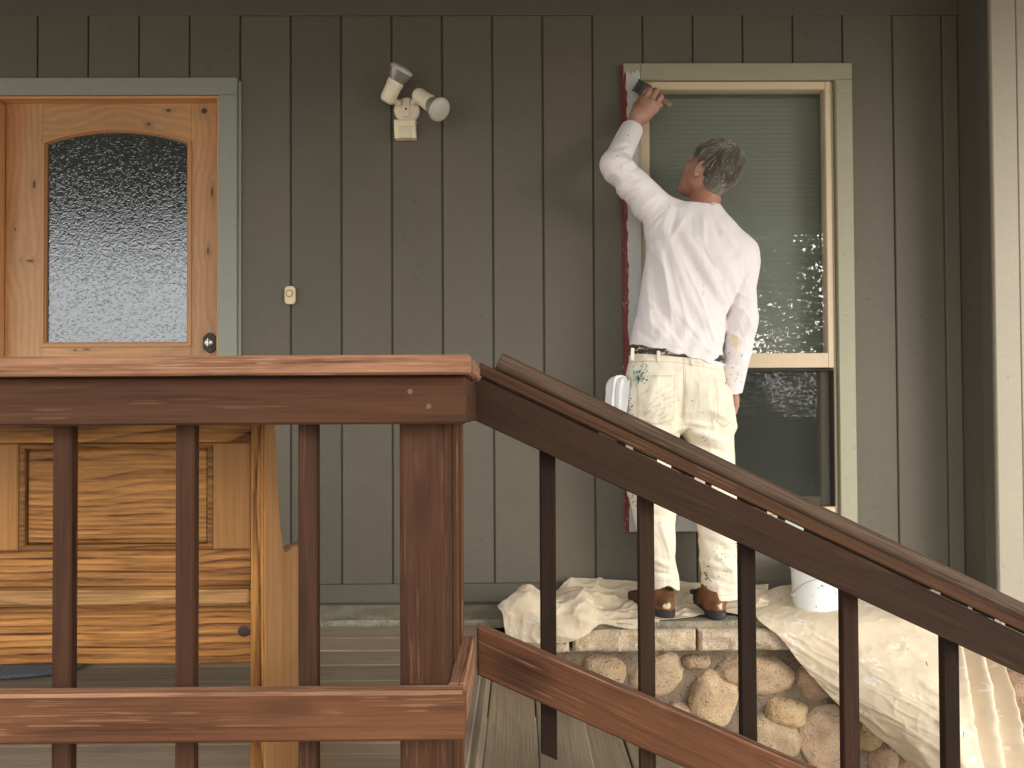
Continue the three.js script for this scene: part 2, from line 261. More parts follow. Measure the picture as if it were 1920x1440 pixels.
for (const [px, py, r] of [[778, 378, 3.4], [603, 520, 1.6], [690, 940, 1.6], [880, 600, 1.5], [1060, 250, 1.6], [1660, 300, 1.8], [1640, 640, 1.6], [505, 590, 1.5], [980, 880, 1.6], [860, 90, 1.5], [1150, 60, 1.5], [1745, 420, 1.7]]) { const q = at(px, py, 0), g = new THREE.SphereGeometry(r / 465, 12, 8); g.scale(1, 1, 0.25); g.translate(q.x, q.y, 0); add(wall, 'nail_head', g, sidings[0]); }
add(wall, 'frieze_board', cbox(-4.6, XP, YW.frieze + 0.001, YW.top, -0.0074, 0.001, 0, 0.002), sidings[0]);
add(wall, 'skirt_board', cbox(dor.x1 + 0.001, XP, YW.base, YW.skirt - 0.001, -0.0074, 0.0006, 0, 0.002), sidings[1]);
add(wall, 'interior', [cbox(-4.6, 4.6, -0.4, 3.1, -3.1, -3.0, 0), cbox(-4.6, -4.5, -0.4, 3.1, -3, -0.17, 1), cbox(4.5, 4.6, -0.4, 3.1, -3, -0.17, 1), cbox(-4.5, 4.5, -0.5, -0.4, -3, -0.17, 0), cbox(-4.5, 4.5, 3.1, 3.2, -3, -0.17, 0)], room);

{ // porch roof over the deck: its plain underside shows as the dark upper part of the window's reflection
  const roof = thing('porch_roof', 'plain painted porch ceiling reflected dark in the upper glass', 'roof', V(0, 2.5, 1.6));
  const s = new THREE.Shape(); s.moveTo(0.002, YW.top - 0.05); s.lineTo(3.0, 2.34); s.lineTo(3.0, 2.62); s.lineTo(-3.1, 3.5); s.lineTo(-3.1, 3.3); s.lineTo(0.002, 3.2); s.closePath();
  const g = new THREE.ExtrudeGeometry(s, { depth: 8.0, bevelEnabled: false }); g.rotateY(-Math.PI / 2); g.translate(3.35, 0, 0);
  add(roof, 'ceiling', g, sidingPaint);
  add(roof, 'fascia', cbox(-4.65, 3.4, 2.21, 2.66, 3.003, 3.04, 0, 0.004), sagePaint);
}
{ // projecting corner at the right
  const zf = 0.236, t = thing('corner_wall', 'pale beige corner boards of the projecting house wing at right edge', 'wall', V(XP + 0.2, 0, 0));
  add(t, 'side_panel', cbox(XP, XP + 0.012, -0.3, YW.top, -0.01, zf - 0.09, 1, 0.003), sidings[0]);
  add(t, 'side_corner_board', cbox(XP - 0.012, XP + 0.01, -0.3, YW.top, zf - 0.0885, zf - 0.021, 1, 0.003), sidings[0]);
  add(t, 'corner_board', cbox(XP - 0.013, XP + 0.083, -0.3, YW.top, zf - 0.02, zf, 1, 0.004), pillarPaint);
  add(t, 'front_panel', cbox(XP + 0.086, XP + 0.42, -0.3, YW.top, zf - 0.02, zf - 0.003, 1, 0.003), pillarPaint);
  add(t, 'front_panel', cbox(XP + 0.424, XP + 2.6, -0.3, YW.top, zf - 0.02, zf - 0.003, 1, 0.003), pillarPaint);
  add(t, 'backing', cbox(XP + 0.013, XP + 2.6, -0.3, YW.top, -0.15, zf - 0.0205, 1, 0.002), darkGap);
}

// ---------------------------------------------------------------- front door
{
  const zd = -0.045, t = thing('front_door', 'knotty blond wood front door with arched pebbled glass', 'door', V((dor.x0 + dor.x1) / 2, 0.03, 0));
  const cz = 0.022;
  const casing = add(t, 'casing', [slab([[dor.jx1, 0.03], [dor.x1, 0.03], [dor.x1, dor.jy1], [dor.jx1, dor.jy1]], -0.03, cz, 0.003, [0, 1]), slab([[dor.x0, 0.03], [dor.jx0, 0.03], [dor.jx0, dor.jy1], [dor.x0, dor.jy1]], -0.03, cz, 0.003, [0, 1]), slab([[dor.x0, dor.jy1 + 0.0008], [dor.x1, dor.jy1 + 0.0008], [dor.x1, dor.y1], [dor.x0, dor.y1]], -0.03, cz - 0.001, 0.003)], doorTrimPaint);
  add(casing, 'casing_edge', cbox(dor.x1 + 0.001, dor.x1 + 0.012, YW.base + 0.04, dor.y1 - 0.01, -0.001, 0.010, 1, 0.002), doorTrimPaint);
  const jw = 0.010, sx0 = ax(10, zd, 400), sx1 = ax(406, zd, 400), sy1 = ay(191, zd, 200), sy0 = 0.05;
  add(t, 'jamb', [cbox(dor.jx1 - jw, dor.jx1 - 0.0005, 0.03, dor.jy1 - jw, -0.10, 0.012, 1, 0.002), cbox(dor.jx0 + 0.0005, sx0 - 0.004, 0.03, dor.jy1 - jw, -0.10, 0.012, 1, 0.002), cbox(dor.jx0 + 0.0005, dor.jx1 - 0.0005, dor.jy1 - jw + 0.0005, dor.jy1 - 0.0005, -0.10, 0.012, 0, 0.002)], pine);
  // slab: two stiles, an arched top rail, a bottom panel; one grain picture over the whole leaf with its knots
  const gx0 = ax(79, zd, 400), gx1 = ax(358, zd, 400), gy0 = ay(649, zd, 220), gys = ay(267, zd, 220), gyt = ay(240, zd, 220);
  const W = sx1 - sx0, H = sy1 - sy0, knots = [[316, 207, 5, 3], [383, 208, 7, 6], [279, 232, 3.5, 3.5], [57, 489, 8, 2.2], [141, 656, 4, 2], [162, 655, 8, 1.6], [64, 346, 3, 9], [28, 430, 2, 4], [398, 360, 2.4, 9], [390, 470, 2, 8]].map(([a, b, r, q]) => { const p = at(a, b, zd); return [p.x - sx0, p.y - sy0, r / 480, q / 480]; });
  const dt = tex(512, 1024, (u, v) => {
    const x = u * W, y = v * H, top = y > gys - sy0 - 0.01 && x > gx0 - sx0 && x < gx1 - sx0, bot = y < gy0 - sy0 && x > gx0 - sx0 && x < gx1 - sx0;
    let a = top || bot ? x : y, b = top || bot ? y + 0.7 : x; let kn = 0, halo = 0;
    for (const k of knots) { const dx = (x - k[0]) / k[2], dy = (y - k[1]) / k[3], d = Math.hypot(dx, dy); kn = Math.max(kn, smooth(1.15, 0.6, d + 0.5 * (n2(x * 900, y * 900, 4096, 4096, 93) - 0.5))); halo = Math.max(halo, Math.exp(-d * d / 9)); }
    const w = fbm2(a * 0.3, b * 0.3, 7, 20, 91, 4) - 0.5; const r = Math.sin(2 * Math.PI * (b * 26 + w * 5 + halo * 0.7)); const f = n2(a * 50, b * 900, 4096, 4096, 92) - 0.5, p = fbm2(x * 0.4, y * 0.4, 6, 4, 95, 4) - 0.5, red = smooth(0.5, 0.75, fbm2(a * 0.3, b * 0.5, 3, 12, 97, 3));
    const k = 0.9 + 0.08 * r + 0.16 * f + 0.55 * p - 0.35 * halo * 0.6; let c = [0.46 * k, mix(0.245, 0.205, red) * k, mix(0.108, 0.078, red) * k]; c = c.map((q, i) => mix(q, [0.035, 0.018, 0.010][i], kn * 0.92)); return [...c, 0.5 + 0.2 * r + 0.2 * f - 0.3 * kn];
  });
  const leaf = std({ map: dt.map, bumpMap: dt.bump, bumpScale: 0.0004, roughness: 0.48 });
  const duv = g => planarUV(g, sx0, sy0, W, H), R = (a, b, c, d) => [[a, c], [b, c], [b, d], [a, d]];
  const arch = (x0, x1, ys, yt, n = 18) => { const a = []; for (let i = 0; i <= n; i++) { const s = i / n * 2 - 1; a.push([mix(x0, x1, i / n), ys + (yt - ys) * (1 - s * s)]); } return a; };
  add(t, 'stile', duv(slab(R(sx0, gx0 - 0.0004, sy0, sy1), zd - 0.04, zd, 0.0015)), leaf); add(t, 'stile', duv(slab(R(gx1 + 0.0004, sx1, sy0, sy1), zd - 0.04, zd, 0.0015)), leaf);
  add(t, 'top_rail', duv(slab([...arch(gx0, gx1, gys, gyt), [gx1, sy1], [gx0, sy1]], zd - 0.04, zd - 0.0004, 0.0012)), leaf);
  add(t, 'bottom_panel', duv(slab(R(gx0, gx1, sy0, gy0), zd - 0.04, zd - 0.0004, 0.0012)), leaf);
  // moulding round the glass: two steps
  const ring = (o, i2, z0, z1) => slab([[gx0 - o, gy0 - o], [gx1 + o, gy0 - o], ...arch(gx0 - o, gx1 + o, gys + o * 0.6, gyt + o).reverse()], z0, z1, 0.0015, [1, 0], [[[gx0 + i2, gy0 + i2], ...arch(gx0 + i2, gx1 - i2, gys - i2 * 0.4, gyt - i2), [gx1 - i2, gy0 + i2]]], 2);
  const mo = add(t, 'glass_moulding', ring(0.004, 0.011, zd - 0.03, zd + 0.006), plain(0.42, 0.205, 0.08, 0.45));
  add(mo, 'inner_bead', ring(-0.010, 0.017, zd - 0.03, zd - 0.001), plain(0.36, 0.165, 0.06, 0.45));
  const pb = tex(768, 768, (u, v) => { const wx = (n2(u * 60, v * 60, 60, 60, 101) - 0.5) * 0.02, wy = (n2(u * 60, v * 60, 60, 60, 102) - 0.5) * 0.02; const a = n2((u + wx) * 100, (v + wy) * 100, 100, 100, 103), b = n2((u + wy) * 52, (v + wx) * 52, 52, 52, 104), c = n2(u * 180, v * 180, 180, 180, 105); return [1, 1, 1, clamp(0.5 * (1 - Math.abs(2 * a - 1)) + 0.35 * b + 0.2 * c)]; });
  const pg = new THREE.MeshPhysicalMaterial({ color: lin(0.022, 0.024, 0.022), roughness: 0.1, bumpMap: pb.bump, bumpScale: 0.00095, ior: 2.33, specularColor: lin(0.90, 0.945, 1.0) });
  add(t, 'glass_pane', planarUV(slab([[gx0 + 0.012, gy0 + 0.012], [gx1 - 0.012, gy0 + 0.012], ...arch(gx0 + 0.012, gx1 - 0.012, gys - 0.006, gyt - 0.012).reverse()], zd - 0.02, zd - 0.012, 0), gx0, gy0, 0.62, 0.62), pg);
  // deadbolt: black scalloped plate, silver thumb turn
  const dc = at(394.5, 643, zd), s = 1 / 485, dp = []; for (let i = 0; i < 48; i++) { const a = i / 48 * 2 * Math.PI, c = Math.cos(a), q = Math.sin(a); let x = clamp(c * 15, -13.5, 13.5), y = q * 20; if (Math.abs(q) > 0.72) x *= 0.86; dp.push([dc.x + x * s, dc.y + y * s]); }
  const db = add(t, 'deadbolt', slab(dp, zd + 0.0005, zd + 0.009, 0.002), plain(0.025, 0.021, 0.018, 0.45, { metalness: 0.4 }));
  const cyl = new THREE.LatheGeometry([[0, 0.012], [0.006, 0.012], [0.0165, 0.009], [0.0185, 0.003], [0.0185, 0]].map(p => new THREE.Vector2(p[0], p[1])), 28); cyl.rotateX(Math.PI / 2); cyl.translate(dc.x, dc.y, zd + 0.009);
  add(db, 'lock_cylinder', cyl, steel);
  const key = new RoundedBoxGeometry(0.006, 0.034, 0.012, 3, 0.0028); key.translate(dc.x, dc.y, zd + 0.024); add(db, 'thumb_turn', key, steel);
}

// ---------------------------------------------------------------- window
{
  const cz = 0.022, t = thing('window', 'tall sash window with sage casing and drawn pleated blind', 'window', V((win.x0 + win.x1) / 2, win.y0, 0));
  const { x0, x1, y0, y1 } = win, ix0 = x0 + CW, ix1 = x1 - CW, iy1 = y1 - CW, iy0 = y0 + 0.062;
  // left casing and the apron wear grey-white primer with ragged edges, and old red paint along the outer edge
  const prime = (vert) => tex(256, 1024, (u, v) => {
    const a = vert ? u : v, b = vert ? v : u; const e = 0.165 + 0.16 * (fbm2(b, 0.3, 14, 1, 111, 3) - 0.5) + 0.10 * (n2(b * 90, a * 6, 90, 6, 112) - 0.5);
    const p = fbm2(u, v, 3, 12, 113, 4) - 0.5, g = n2(u * 60, v * 256, 60, 256, 114) - 0.5; let c = [0.47, 0.475, 0.455].map(q => q * (1 + 0.25 * p + 0.06 * g)), h = 0.6 + 0.2 * g;
    if (vert && a < e) { const k = 1 + 0.6 * (fbm2(u, v, 5, 30, 115, 3) - 0.5); c = [0.17 * k, 0.022 * k, 0.02 * k]; h = 0.35; if (n2(u * 30, v * 140, 30, 140, 117) > 0.86) c = [0.5, 0.42, 0.38]; }
    if (vert && b > 0.77 && a > 0.72 + 0.1 * n2(b * 60, 0.5, 60, 1, 116) && b < 0.93) { c = [0.37, 0.355, 0.25]; h = 0.5; }
    if (vert && b > 0.965 + 0.02 * (n2(a * 9, 0.2, 9, 1, 118))) c = [0.31, 0.295, 0.205];
    return [...c, h];
  });
  const pv = prime(true), lc = slab([[x0, y0], [ix0, y0], [ix0, y1 - 0.001], [x0, y1 - 0.001]], -0.02, cz, 0.002); planarUV(lc, x0, y0, CW, y1 - y0);
  const left = add(t, 'left_casing', lc, std({ map: pv.map, bumpMap: pv.bump, bumpScale: 0.0006, roughness: 0.6 }), 'left casing half painted, grey primer with a ragged red edge');
  const redT = tex(64, 512, (u, v) => { const k = 1 + 0.7 * (fbm2(u, v, 3, 30, 121, 3) - 0.5); return n2(u * 6, v * 60, 6, 60, 122) > 0.9 ? [0.4, 0.33, 0.3, 0.6] : [0.15 * k, 0.020 * k, 0.018 * k, 0.5]; });
  add(left, 'casing_edge', planarUV(slab([[x0 - 0.009, y0], [x0 - 0.0003, y0], [x0 - 0.0003, y1 - 0.01], [x0 - 0.009, y1 - 0.01]], -0.01, cz - 0.002, 0.0015), x0 - 0.009, y0, 0.009, y1 - y0), std({ map: redT.map, roughness: 0.6 }), 'old red paint along the casing edge');
  add(t, 'top_casing', slab([[ix0 + 0.0006, iy1], [x1, iy1], [x1, y1], [ix0 + 0.0006, y1]], -0.02, cz, 0.003), sagePaint);
  add(t, 'right_casing', slab([[ix1, y0], [x1, y0], [x1, iy1 - 0.0006], [ix1, iy1 - 0.0006]], -0.02, cz - 0.0005, 0.003, [0, 1]), sagePaint);
  add(t, 'sill_casing', slab([[ix0 + 0.0006, y0], [ix1 - 0.0006, y0], [ix1 - 0.0006, iy0], [ix0 + 0.0006, iy0]], -0.02, cz - 0.001, 0.002), plain(0.47, 0.475, 0.45, 0.6), 'bottom casing in grey-white primer');
  // beige frame and sashes
  const F = 0.037, zs = 0.006, fx0 = ix0 + 0.001, fx1 = ix1 - 0.001, fy1 = iy1 - 0.001, fy0 = iy0 + 0.001, ym = ay(676, zs, 1470), mh = 0.030;
  const B = (a, b, c, d, z0 = -0.05, z1 = zs) => cbox(a, b, c, d, z0, z1, b - a > d - c ? 0 : 1, 0.0025);
  const rx1 = ax(1550, zs, 420), lx0 = ax(1219, zs, 420), ty1 = ay(167, zs, 1400);
  const fr = add(t, 'upper_sash', [B(fx0 + 0.0, lx0, ym - mh, fy1), B(rx1, fx1 - 0.012, ym - mh, fy1), B(lx0 + 0.0004, rx1 - 0.0004, ty1, fy1 - 0.0006), B(lx0 + 0.0004, rx1 - 0.0004, ym - mh + 0.0006, ym + mh, -0.05, zs + 0.002)], beigePaint);
  add(t, 'frame', [B(fx1 - 0.0115, fx1, fy0, fy1, -0.05, -0.002), B(fx0, fx0 + 0.02, fy0, ym - mh - 0.0008, -0.05, zs - 0.001), B(fx0 + 0.021, fx1 - 0.012, fy0, fy0 + 0.03, -0.05, zs - 0.001)], beigePaint);
  const gl = new THREE.MeshPhysicalMaterial({ color: 0xffffff, transmission: 1, thickness: 0, ior: 1.52, roughness: 0.008 });
  add(fr, 'glass_pane', cbox(lx0 - 0.004, rx1 + 0.004, ym + mh - 0.004, ty1 + 0.004, -0.016, -0.0155, 0, 0.0001), gl);
  const bx1 = ax(1537, -0.03, 800), by1 = ay(700, -0.03, 1450), by0 = fy0 + 0.034, lx = fx0 + 0.03, px1 = fx1 - 0.016;
  const ls = add(t, 'lower_sash', [B(bx1, px1 - 0.008, by0, by1 + 0.006, -0.075, -0.020), B(lx, lx + 0.035, by0, by1 + 0.006, -0.075, -0.020), B(lx + 0.036, bx1 - 0.001, by0, by0 + 0.035, -0.075, -0.021)], tinted(beigePaint, 0.72, 1, 1.02, 1.04));
  add(ls, 'glass_pane', cbox(lx + 0.03, bx1 + 0.004, by0 + 0.03, by1 + 0.004, -0.040, -0.0395, 0, 0.0001), gl);
  add(t, 'insect_screen', cbox(lx, px1, by0, by1 + 0.008, -0.0122, -0.012, 0, 0.00005), std({ color: lin(0.02, 0.022, 0.02), roughness: 0.9, transparent: true, opacity: 0.42 }));
  add(t, 'track', [cbox(px1, px1 + 0.0035, by0, by1 + 0.012, -0.012, 0.003, 1, 0.0008), cbox(lx, px1, by1 + 0.010, by1 + 0.0135, -0.012, 0.003, 0, 0.0008)], plain(0.05, 0.045, 0.04, 0.6));
  // pleated blind, each pleat a real fold
  const n = 96, bh = fy1 - fy0 + 0.06, P = [], U = [], T = []; for (let i = 0; i <= n * 2; i++) { const y = fy1 + 0.03 - bh * i / (2 * n), z = -0.085 + (i % 2 ? 0.0018 : 0) + 0.0012 * (n2(i * 0.13, 0.5, 999, 9, 131) - 0.5); for (const x of [x0 + 0.02, x1 - 0.02]) { P.push(x, y, z); U.push(x, y); } if (i) { const a = 2 * i - 2; T.push(a, a + 2, a + 1, a + 1, a + 2, a + 3); } }
  let g = new THREE.BufferGeometry(); g.setAttribute('position', new THREE.Float32BufferAttribute(P, 3)); g.setAttribute('uv', new THREE.Float32BufferAttribute(U, 2)); g.setIndex(T); g = g.toNonIndexed(); g.computeVertexNormals();
  add(t, 'blind', g, std({ color: lin(0.17, 0.19, 0.15), roughness: 0.9, side: THREE.DoubleSide }));
}

// ---------------------------------------------------------------- stone ledge and threshold, cobble wall
const stoneT = (c, s, amt) => { const t = tex(512, 512, (u, v) => { const f = fbm2(u, v, 6, 6, s, 5) - 0.5, g = n2(u * 120, v * 120, 120, 120, s + 9) - 0.5, h = n2(u * 256, v * 256, 256, 256, s + 10) - 0.5, w = smooth(0.55, 0.75, fbm2(u, v, 10, 10, s + 20, 3)), pit = smooth(0.86, 0.93, n2(u * 70, v * 70, 70, 70, s + 30)); const k = 1 + amt * (1.4 * f + 0.4 * g + 0.4 * h) - 0.45 * pit; return [c[0] * k, c[1] * k * (1 - 0.06 * w), c[2] * k * (1 - 0.14 * w), 0.5 + 0.4 * f + 0.25 * g + 0.15 * h - 0.3 * pit]; }, [0.35, 0.35]); return std({ map: t.map, bumpMap: t.bump, bumpScale: 0.010, roughness: 0.95 }); };
const capStone = stoneT([0.56, 0.45, 0.325], 201, 0.45), cobbleStone = stoneT([0.46, 0.335, 0.215], 205, 0.6), flagStone = stoneT([0.29, 0.265, 0.19], 209, 0.6), mortar = stoneT([0.235, 0.185, 0.135], 213, 0.6), brownStone = stoneT([0.30, 0.20, 0.125], 217, 0.7);
const FY = ay(1163, 0.26, 1300), ZL = 0.262;   // top of the flagstones and their front edge
function roughBlock(x0, x1, y0, y1, z0, z1, amp, s) { // a block with a hewn front
  const nx = Math.max(4, Math.round((x1 - x0) / 0.012)), ny = Math.max(3, Math.round((y1 - y0) / 0.009)), g = new THREE.BoxGeometry(x1 - x0, y1 - y0, z1 - z0, nx, ny, 4), p = g.attributes.position;
  g.translate((x0 + x1) / 2, (y0 + y1) / 2, (z0 + z1) / 2);
  for (let i = 0; i < p.count; i++) { let x = p.getX(i), y = p.getY(i), z = p.getZ(i); const f = z > z1 - 1e-4, q = n3(x * 28, y * 42, s, 3) - 0.5 + 0.5 * (n3(x * 70, y * 90, s, 4) - 0.5), ed = Math.min(x - x0, x1 - x, y - y0, y1 - y), low = clamp((y1 - y) / (y1 - y0)); 
    if (f) z += amp * q * (0.4 + low) - amp * 0.9 * smooth(0.012, 0, ed) ; else z += 0; const yy = y > y1 - 1e-4 ? -0.0025 * n3(x * 20, z * 20, s, 5) : 0, xx = x < x0 + 1e-4 ? 0.004 * n3(y * 50, z * 30, s, 6) : x > x1 - 1e-4 ? -0.004 * n3(y * 50, z * 30, s, 7) : 0; p.setXYZ(i, x + xx, y + yy, z); }
  const h = g.toNonIndexed(); h.computeVertexNormals(); const u = h.attributes.uv, hp = h.attributes.position, hn = h.attributes.normal; for (let i = 0; i < hp.count; i++) { const a = Math.abs(hn.getY(i)) > 0.7; u.setXY(i, hp.getX(i) + s, (a ? hp.getZ(i) : hp.getY(i)) + s * 0.3); } return h;
}
const ledge = thing('stone_ledge', 'low stone ledge of flags and cobbles along the house wall', 'ledge', V(0.8, FY, 0.15));
{
  let x = -2.9, i = 0; while (x < XP + 0.02) { const w = rr(0.30, 0.52), right = x + w > ax(1760, ZL) ? XP - 0.02 : x + w; add(ledge, 'flagstone', roughBlock(x + 0.003, right - 0.003, FY - 0.034, FY - rr(0, 0.003), x < -0.12 ? -0.02 : -0.02, (x < -0.12 ? 0.225 : ZL) + rr(-0.006, 0.004), 0.006, i++), tinted(flagStone, rr(0.9, 1.12), rr(0.97, 1.03), 1, rr(0.94, 1.03))); x += w; if (right === XP - 0.02) break; }
  const cy1 = ay(1181, 0.30, 1300), cy0 = ay(1222, 0.30, 1300), js = [960, 1071, 1308.5, 1497, 1640, 1790]; js.forEach((j, k) => { if (!k) return; const a = ax(js[k - 1], 0.30, 1200), b = ax(j, 0.30, 1200); add(ledge, 'cap_stone', roughBlock(a + 0.004, b - 0.004, cy0, cy1 - rr(0, 0.002), 0.02, 0.302 + rr(-0.004, 0.004), 0.016, 40 + k * 3), tinted(capStone, rr(0.92, 1.08), 1, rr(0.97, 1.01), rr(0.94, 1.02))); });
  add(ledge, 'mortar', (() => { const g = new THREE.PlaneGeometry(ax(1840, 0.2) - ax(1010, 0.2), 1.0, 120, 70); g.translate((ax(1840, 0.2) + ax(1010, 0.2)) / 2, cy0 - 0.5, 0.231); const p = g.attributes.position; for (let i = 0; i < p.count; i++) p.setZ(i, p.getZ(i) + 0.012 * (n3(p.getX(i) * 14, p.getY(i) * 14, 1, 8) - 0.5) + 0.008 * (n3(p.getX(i) * 50, p.getY(i) * 50, 1, 9) - 0.5)); for (let i = 0; i < p.count; i++) g.attributes.uv.setXY(i, p.getX(i), p.getY(i)); g.computeVertexNormals(); const bx = cbox(ax(1010, 0.2), ax(1840, 0.2), cy0 - 1.0, cy0, 0.0, 0.20, 0, 0.002); return [g, bx]; })(), mortar);
  // cobbles: photograph centre, half sizes, tilt
  const cob = [[1131, 1259, 41, 31, .1], [1231, 1264, 50, 38, -.35], [1304, 1238, 28, 14, .05], [1416, 1262, 74, 36, .08], [1337, 1310, 44, 52, .35], [1271, 1352, 40, 36, .4], [1472, 1333, 42, 25, .2], [1447, 1385, 56, 43, .3], [1526, 1274, 34, 38, -.4], [1553, 1388, 50, 64, -.1], [1633, 1360, 24, 46, .2], [1652, 1422, 26, 32, .3], [1700, 1440, 34, 30, 0], [1372, 1420, 46, 34, .1], [1180, 1340, 42, 34, .2], [1090, 1320, 34, 40, .1], [1300, 1440, 40, 28, 0], [1610, 1290, 44, 36, .2], [1700, 1330, 46, 52, -.2], [1760, 1270, 44, 44, .3], [1780, 1400, 48, 50, .1], [1500, 1452, 40, 28, .1], [1215, 1420, 42, 36, .2], [1130, 1400, 40, 40, 0]];
  cob.forEach(([px, py, a, b, r], k) => {
    const g0 = new THREE.IcosahedronGeometry(1, 14), p = g0.attributes.position, c = at(px, py, 0.225), s = 0.002 * 1.0, dep = 0.052 + 0.018 * hash(k, 3, 1);
    for (let i = 0; i < p.count; i++) { const v = V(p.getX(i), p.getY(i), p.getZ(i)); const q = 1 + 0.24 * (n3(v.x * 1.3 + k * 9, v.y * 1.3, v.z * 1.3, 11) - 0.5) + 0.11 * (n3(v.x * 4 + k, v.y * 4, v.z * 4, 12) - 0.5) + 0.035 * (n3(v.x * 13, v.y * 13 + k, v.z * 13, 13) - 0.5);
      const e = 0.86; v.x = Math.sign(v.x) * Math.abs(v.x) ** e; v.y = Math.sign(v.y) * Math.abs(v.y) ** e; v.multiplyScalar(q); const X = v.x * a * s, Y = v.y * b * s; p.setXYZ(i, c.x + X * Math.cos(r) + Y * Math.sin(r), c.y - X * Math.sin(r) + Y * Math.cos(r), c.z + v.z * dep); }
    const u = g0.attributes.uv; for (let i = 0; i < p.count; i++) u.setXY(i, p.getX(i) + k * 0.13, p.getY(i) + k * 0.07);
    g0.deleteAttribute('normal'); const g = mergeByPos(g0); add(ledge, 'cobble', g, tinted(cobbleStone, [1, 1.12, 0.92, 1.05, 1.18][k % 5], 1, [1, 1.03, 0.97][k % 3], [1, 1.08, 0.92, 1.02][k % 4]));
  });
}
function mergeByPos(g) { const p = g.attributes.position, u = g.attributes.uv, m = new Map(), P = [], U = [], T = []; for (let i = 0; i < p.count; i++) { const k = Math.round(p.getX(i) * 2e4) + ',' + Math.round(p.getY(i) * 2e4) + ',' + Math.round(p.getZ(i) * 2e4); if (!m.has(k)) { m.set(k, P.length / 3); P.push(p.getX(i), p.getY(i), p.getZ(i)); U.push(u.getX(i), u.getY(i)); } T.push(m.get(k)); } const r = new THREE.BufferGeometry(); r.setAttribute('position', new THREE.Float32BufferAttribute(P, 3)); r.setAttribute('uv', new THREE.Float32BufferAttribute(U, 2)); r.setIndex(T); r.computeVertexNormals(); return r; }
{ // rough brown stone base under the projecting corner
  const a = ax(1806, 0.30, 1350), t = thing('stone_pier', 'rough brown stone pier below the beige corner boards', 'stone pier', V(a + 0.5, -1.35, 0.15));
  const g = new THREE.BoxGeometry(2.4, 1.2, 0.30, 160, 80, 4); g.translate(a + 1.2, -0.30 - 0.46, 0.16); const p = g.attributes.position; for (let i = 0; i < p.count; i++) if (p.getZ(i) > 0.3) p.setZ(i, p.getZ(i) + 0.03 * (n3(p.getX(i) * 9, p.getY(i) * 9, 2, 21) - 0.5) + 0.012 * (n3(p.getX(i) * 40, p.getY(i) * 40, 2, 22) - 0.5)); g.computeVertexNormals(); for (let i = 0; i < p.count; i++) g.attributes.uv.setXY(i, p.getX(i), p.getY(i));
  add(t, 'stone_face', g, brownStone);
}

// ---------------------------------------------------------------- deck, steps
const XD = ax(872, 1.80, 1302);                     // outer face of the rails along the deck's edge
{
  const deck = tag(new THREE.Group(), 'weathered grey deck boards of the porch', null, null, 'structure'); deck.name = 'deck'; scene.add(deck);
  const mats = [0.8, 0.95, 1.05, 1.15].map((k, i) => tinted(deckWood, k, 1, 1 - 0.01 * i, 1 - 0.015 * i));
  for (let k = 0, z = 0.238; z < 1.9; k++, z += 0.1445) add(deck, 'deck_board', cbox(-3.6, XD - 0.135, -0.038, rr(-0.0015, 0.001), z, z + 0.139, 0, 0.004), mats[Math.floor(rnd() * 4)]);
  for (let x = XD - 0.132, k = 0; k < 1; k++) add(deck, 'border_board', cbox(x, XD - 0.024, -0.038, 0.0005, 0.238, 1.95, 2, 0.004), mats[1]);
  add(deck, 'rim_board', cbox(-3.6, XD - 0.03, -0.30, -0.042, 1.86, 1.90, 0, 0.003), cedarB);
  add(deck, 'rim_board', cbox(XD - 0.07, XD - 0.032, -0.30, -0.042, 0.24, 1.855, 2, 0.003), cedarB);
  const st = thing('porch_steps', 'weathered plank steps going down beside the cobble wall', 'steps', V(XD + 0.8, -1.35, 0.9));
  const run = 0.285, rise = 0.142; let y = -0.12;
  for (let k = 0; k < 8; k++, y -= rise) { const x = XD - 0.004 + k * run + (k ? 0.01 : 0), x1 = XD + 0.283 + k * run, xm = XD + 0.140 + k * run;
    add(st, 'tread_board', cbox(x, xm - 0.0025, y - 0.038, y - 0.001, 0.28, 1.55, 2, 0.003), mats[(k * 2 + 3) % 4]); add(st, 'tread_board', cbox(xm + 0.0025, x1, y - 0.038, y, 0.28, 1.55, 2, 0.003), mats[(k * 2 + 2) % 4]);
    add(st, 'riser_board', cbox(x1 - 0.035, x1 - 0.018, y - rise + 0.001, y - 0.039, 0.285, 1.545, 2, 0.002), mats[0]); }
  add(st, 'riser_board', cbox(XD - 0.028, XD - 0.006, -0.119, -0.003, 0.285, 1.545, 2, 0.002), mats[0]);
}

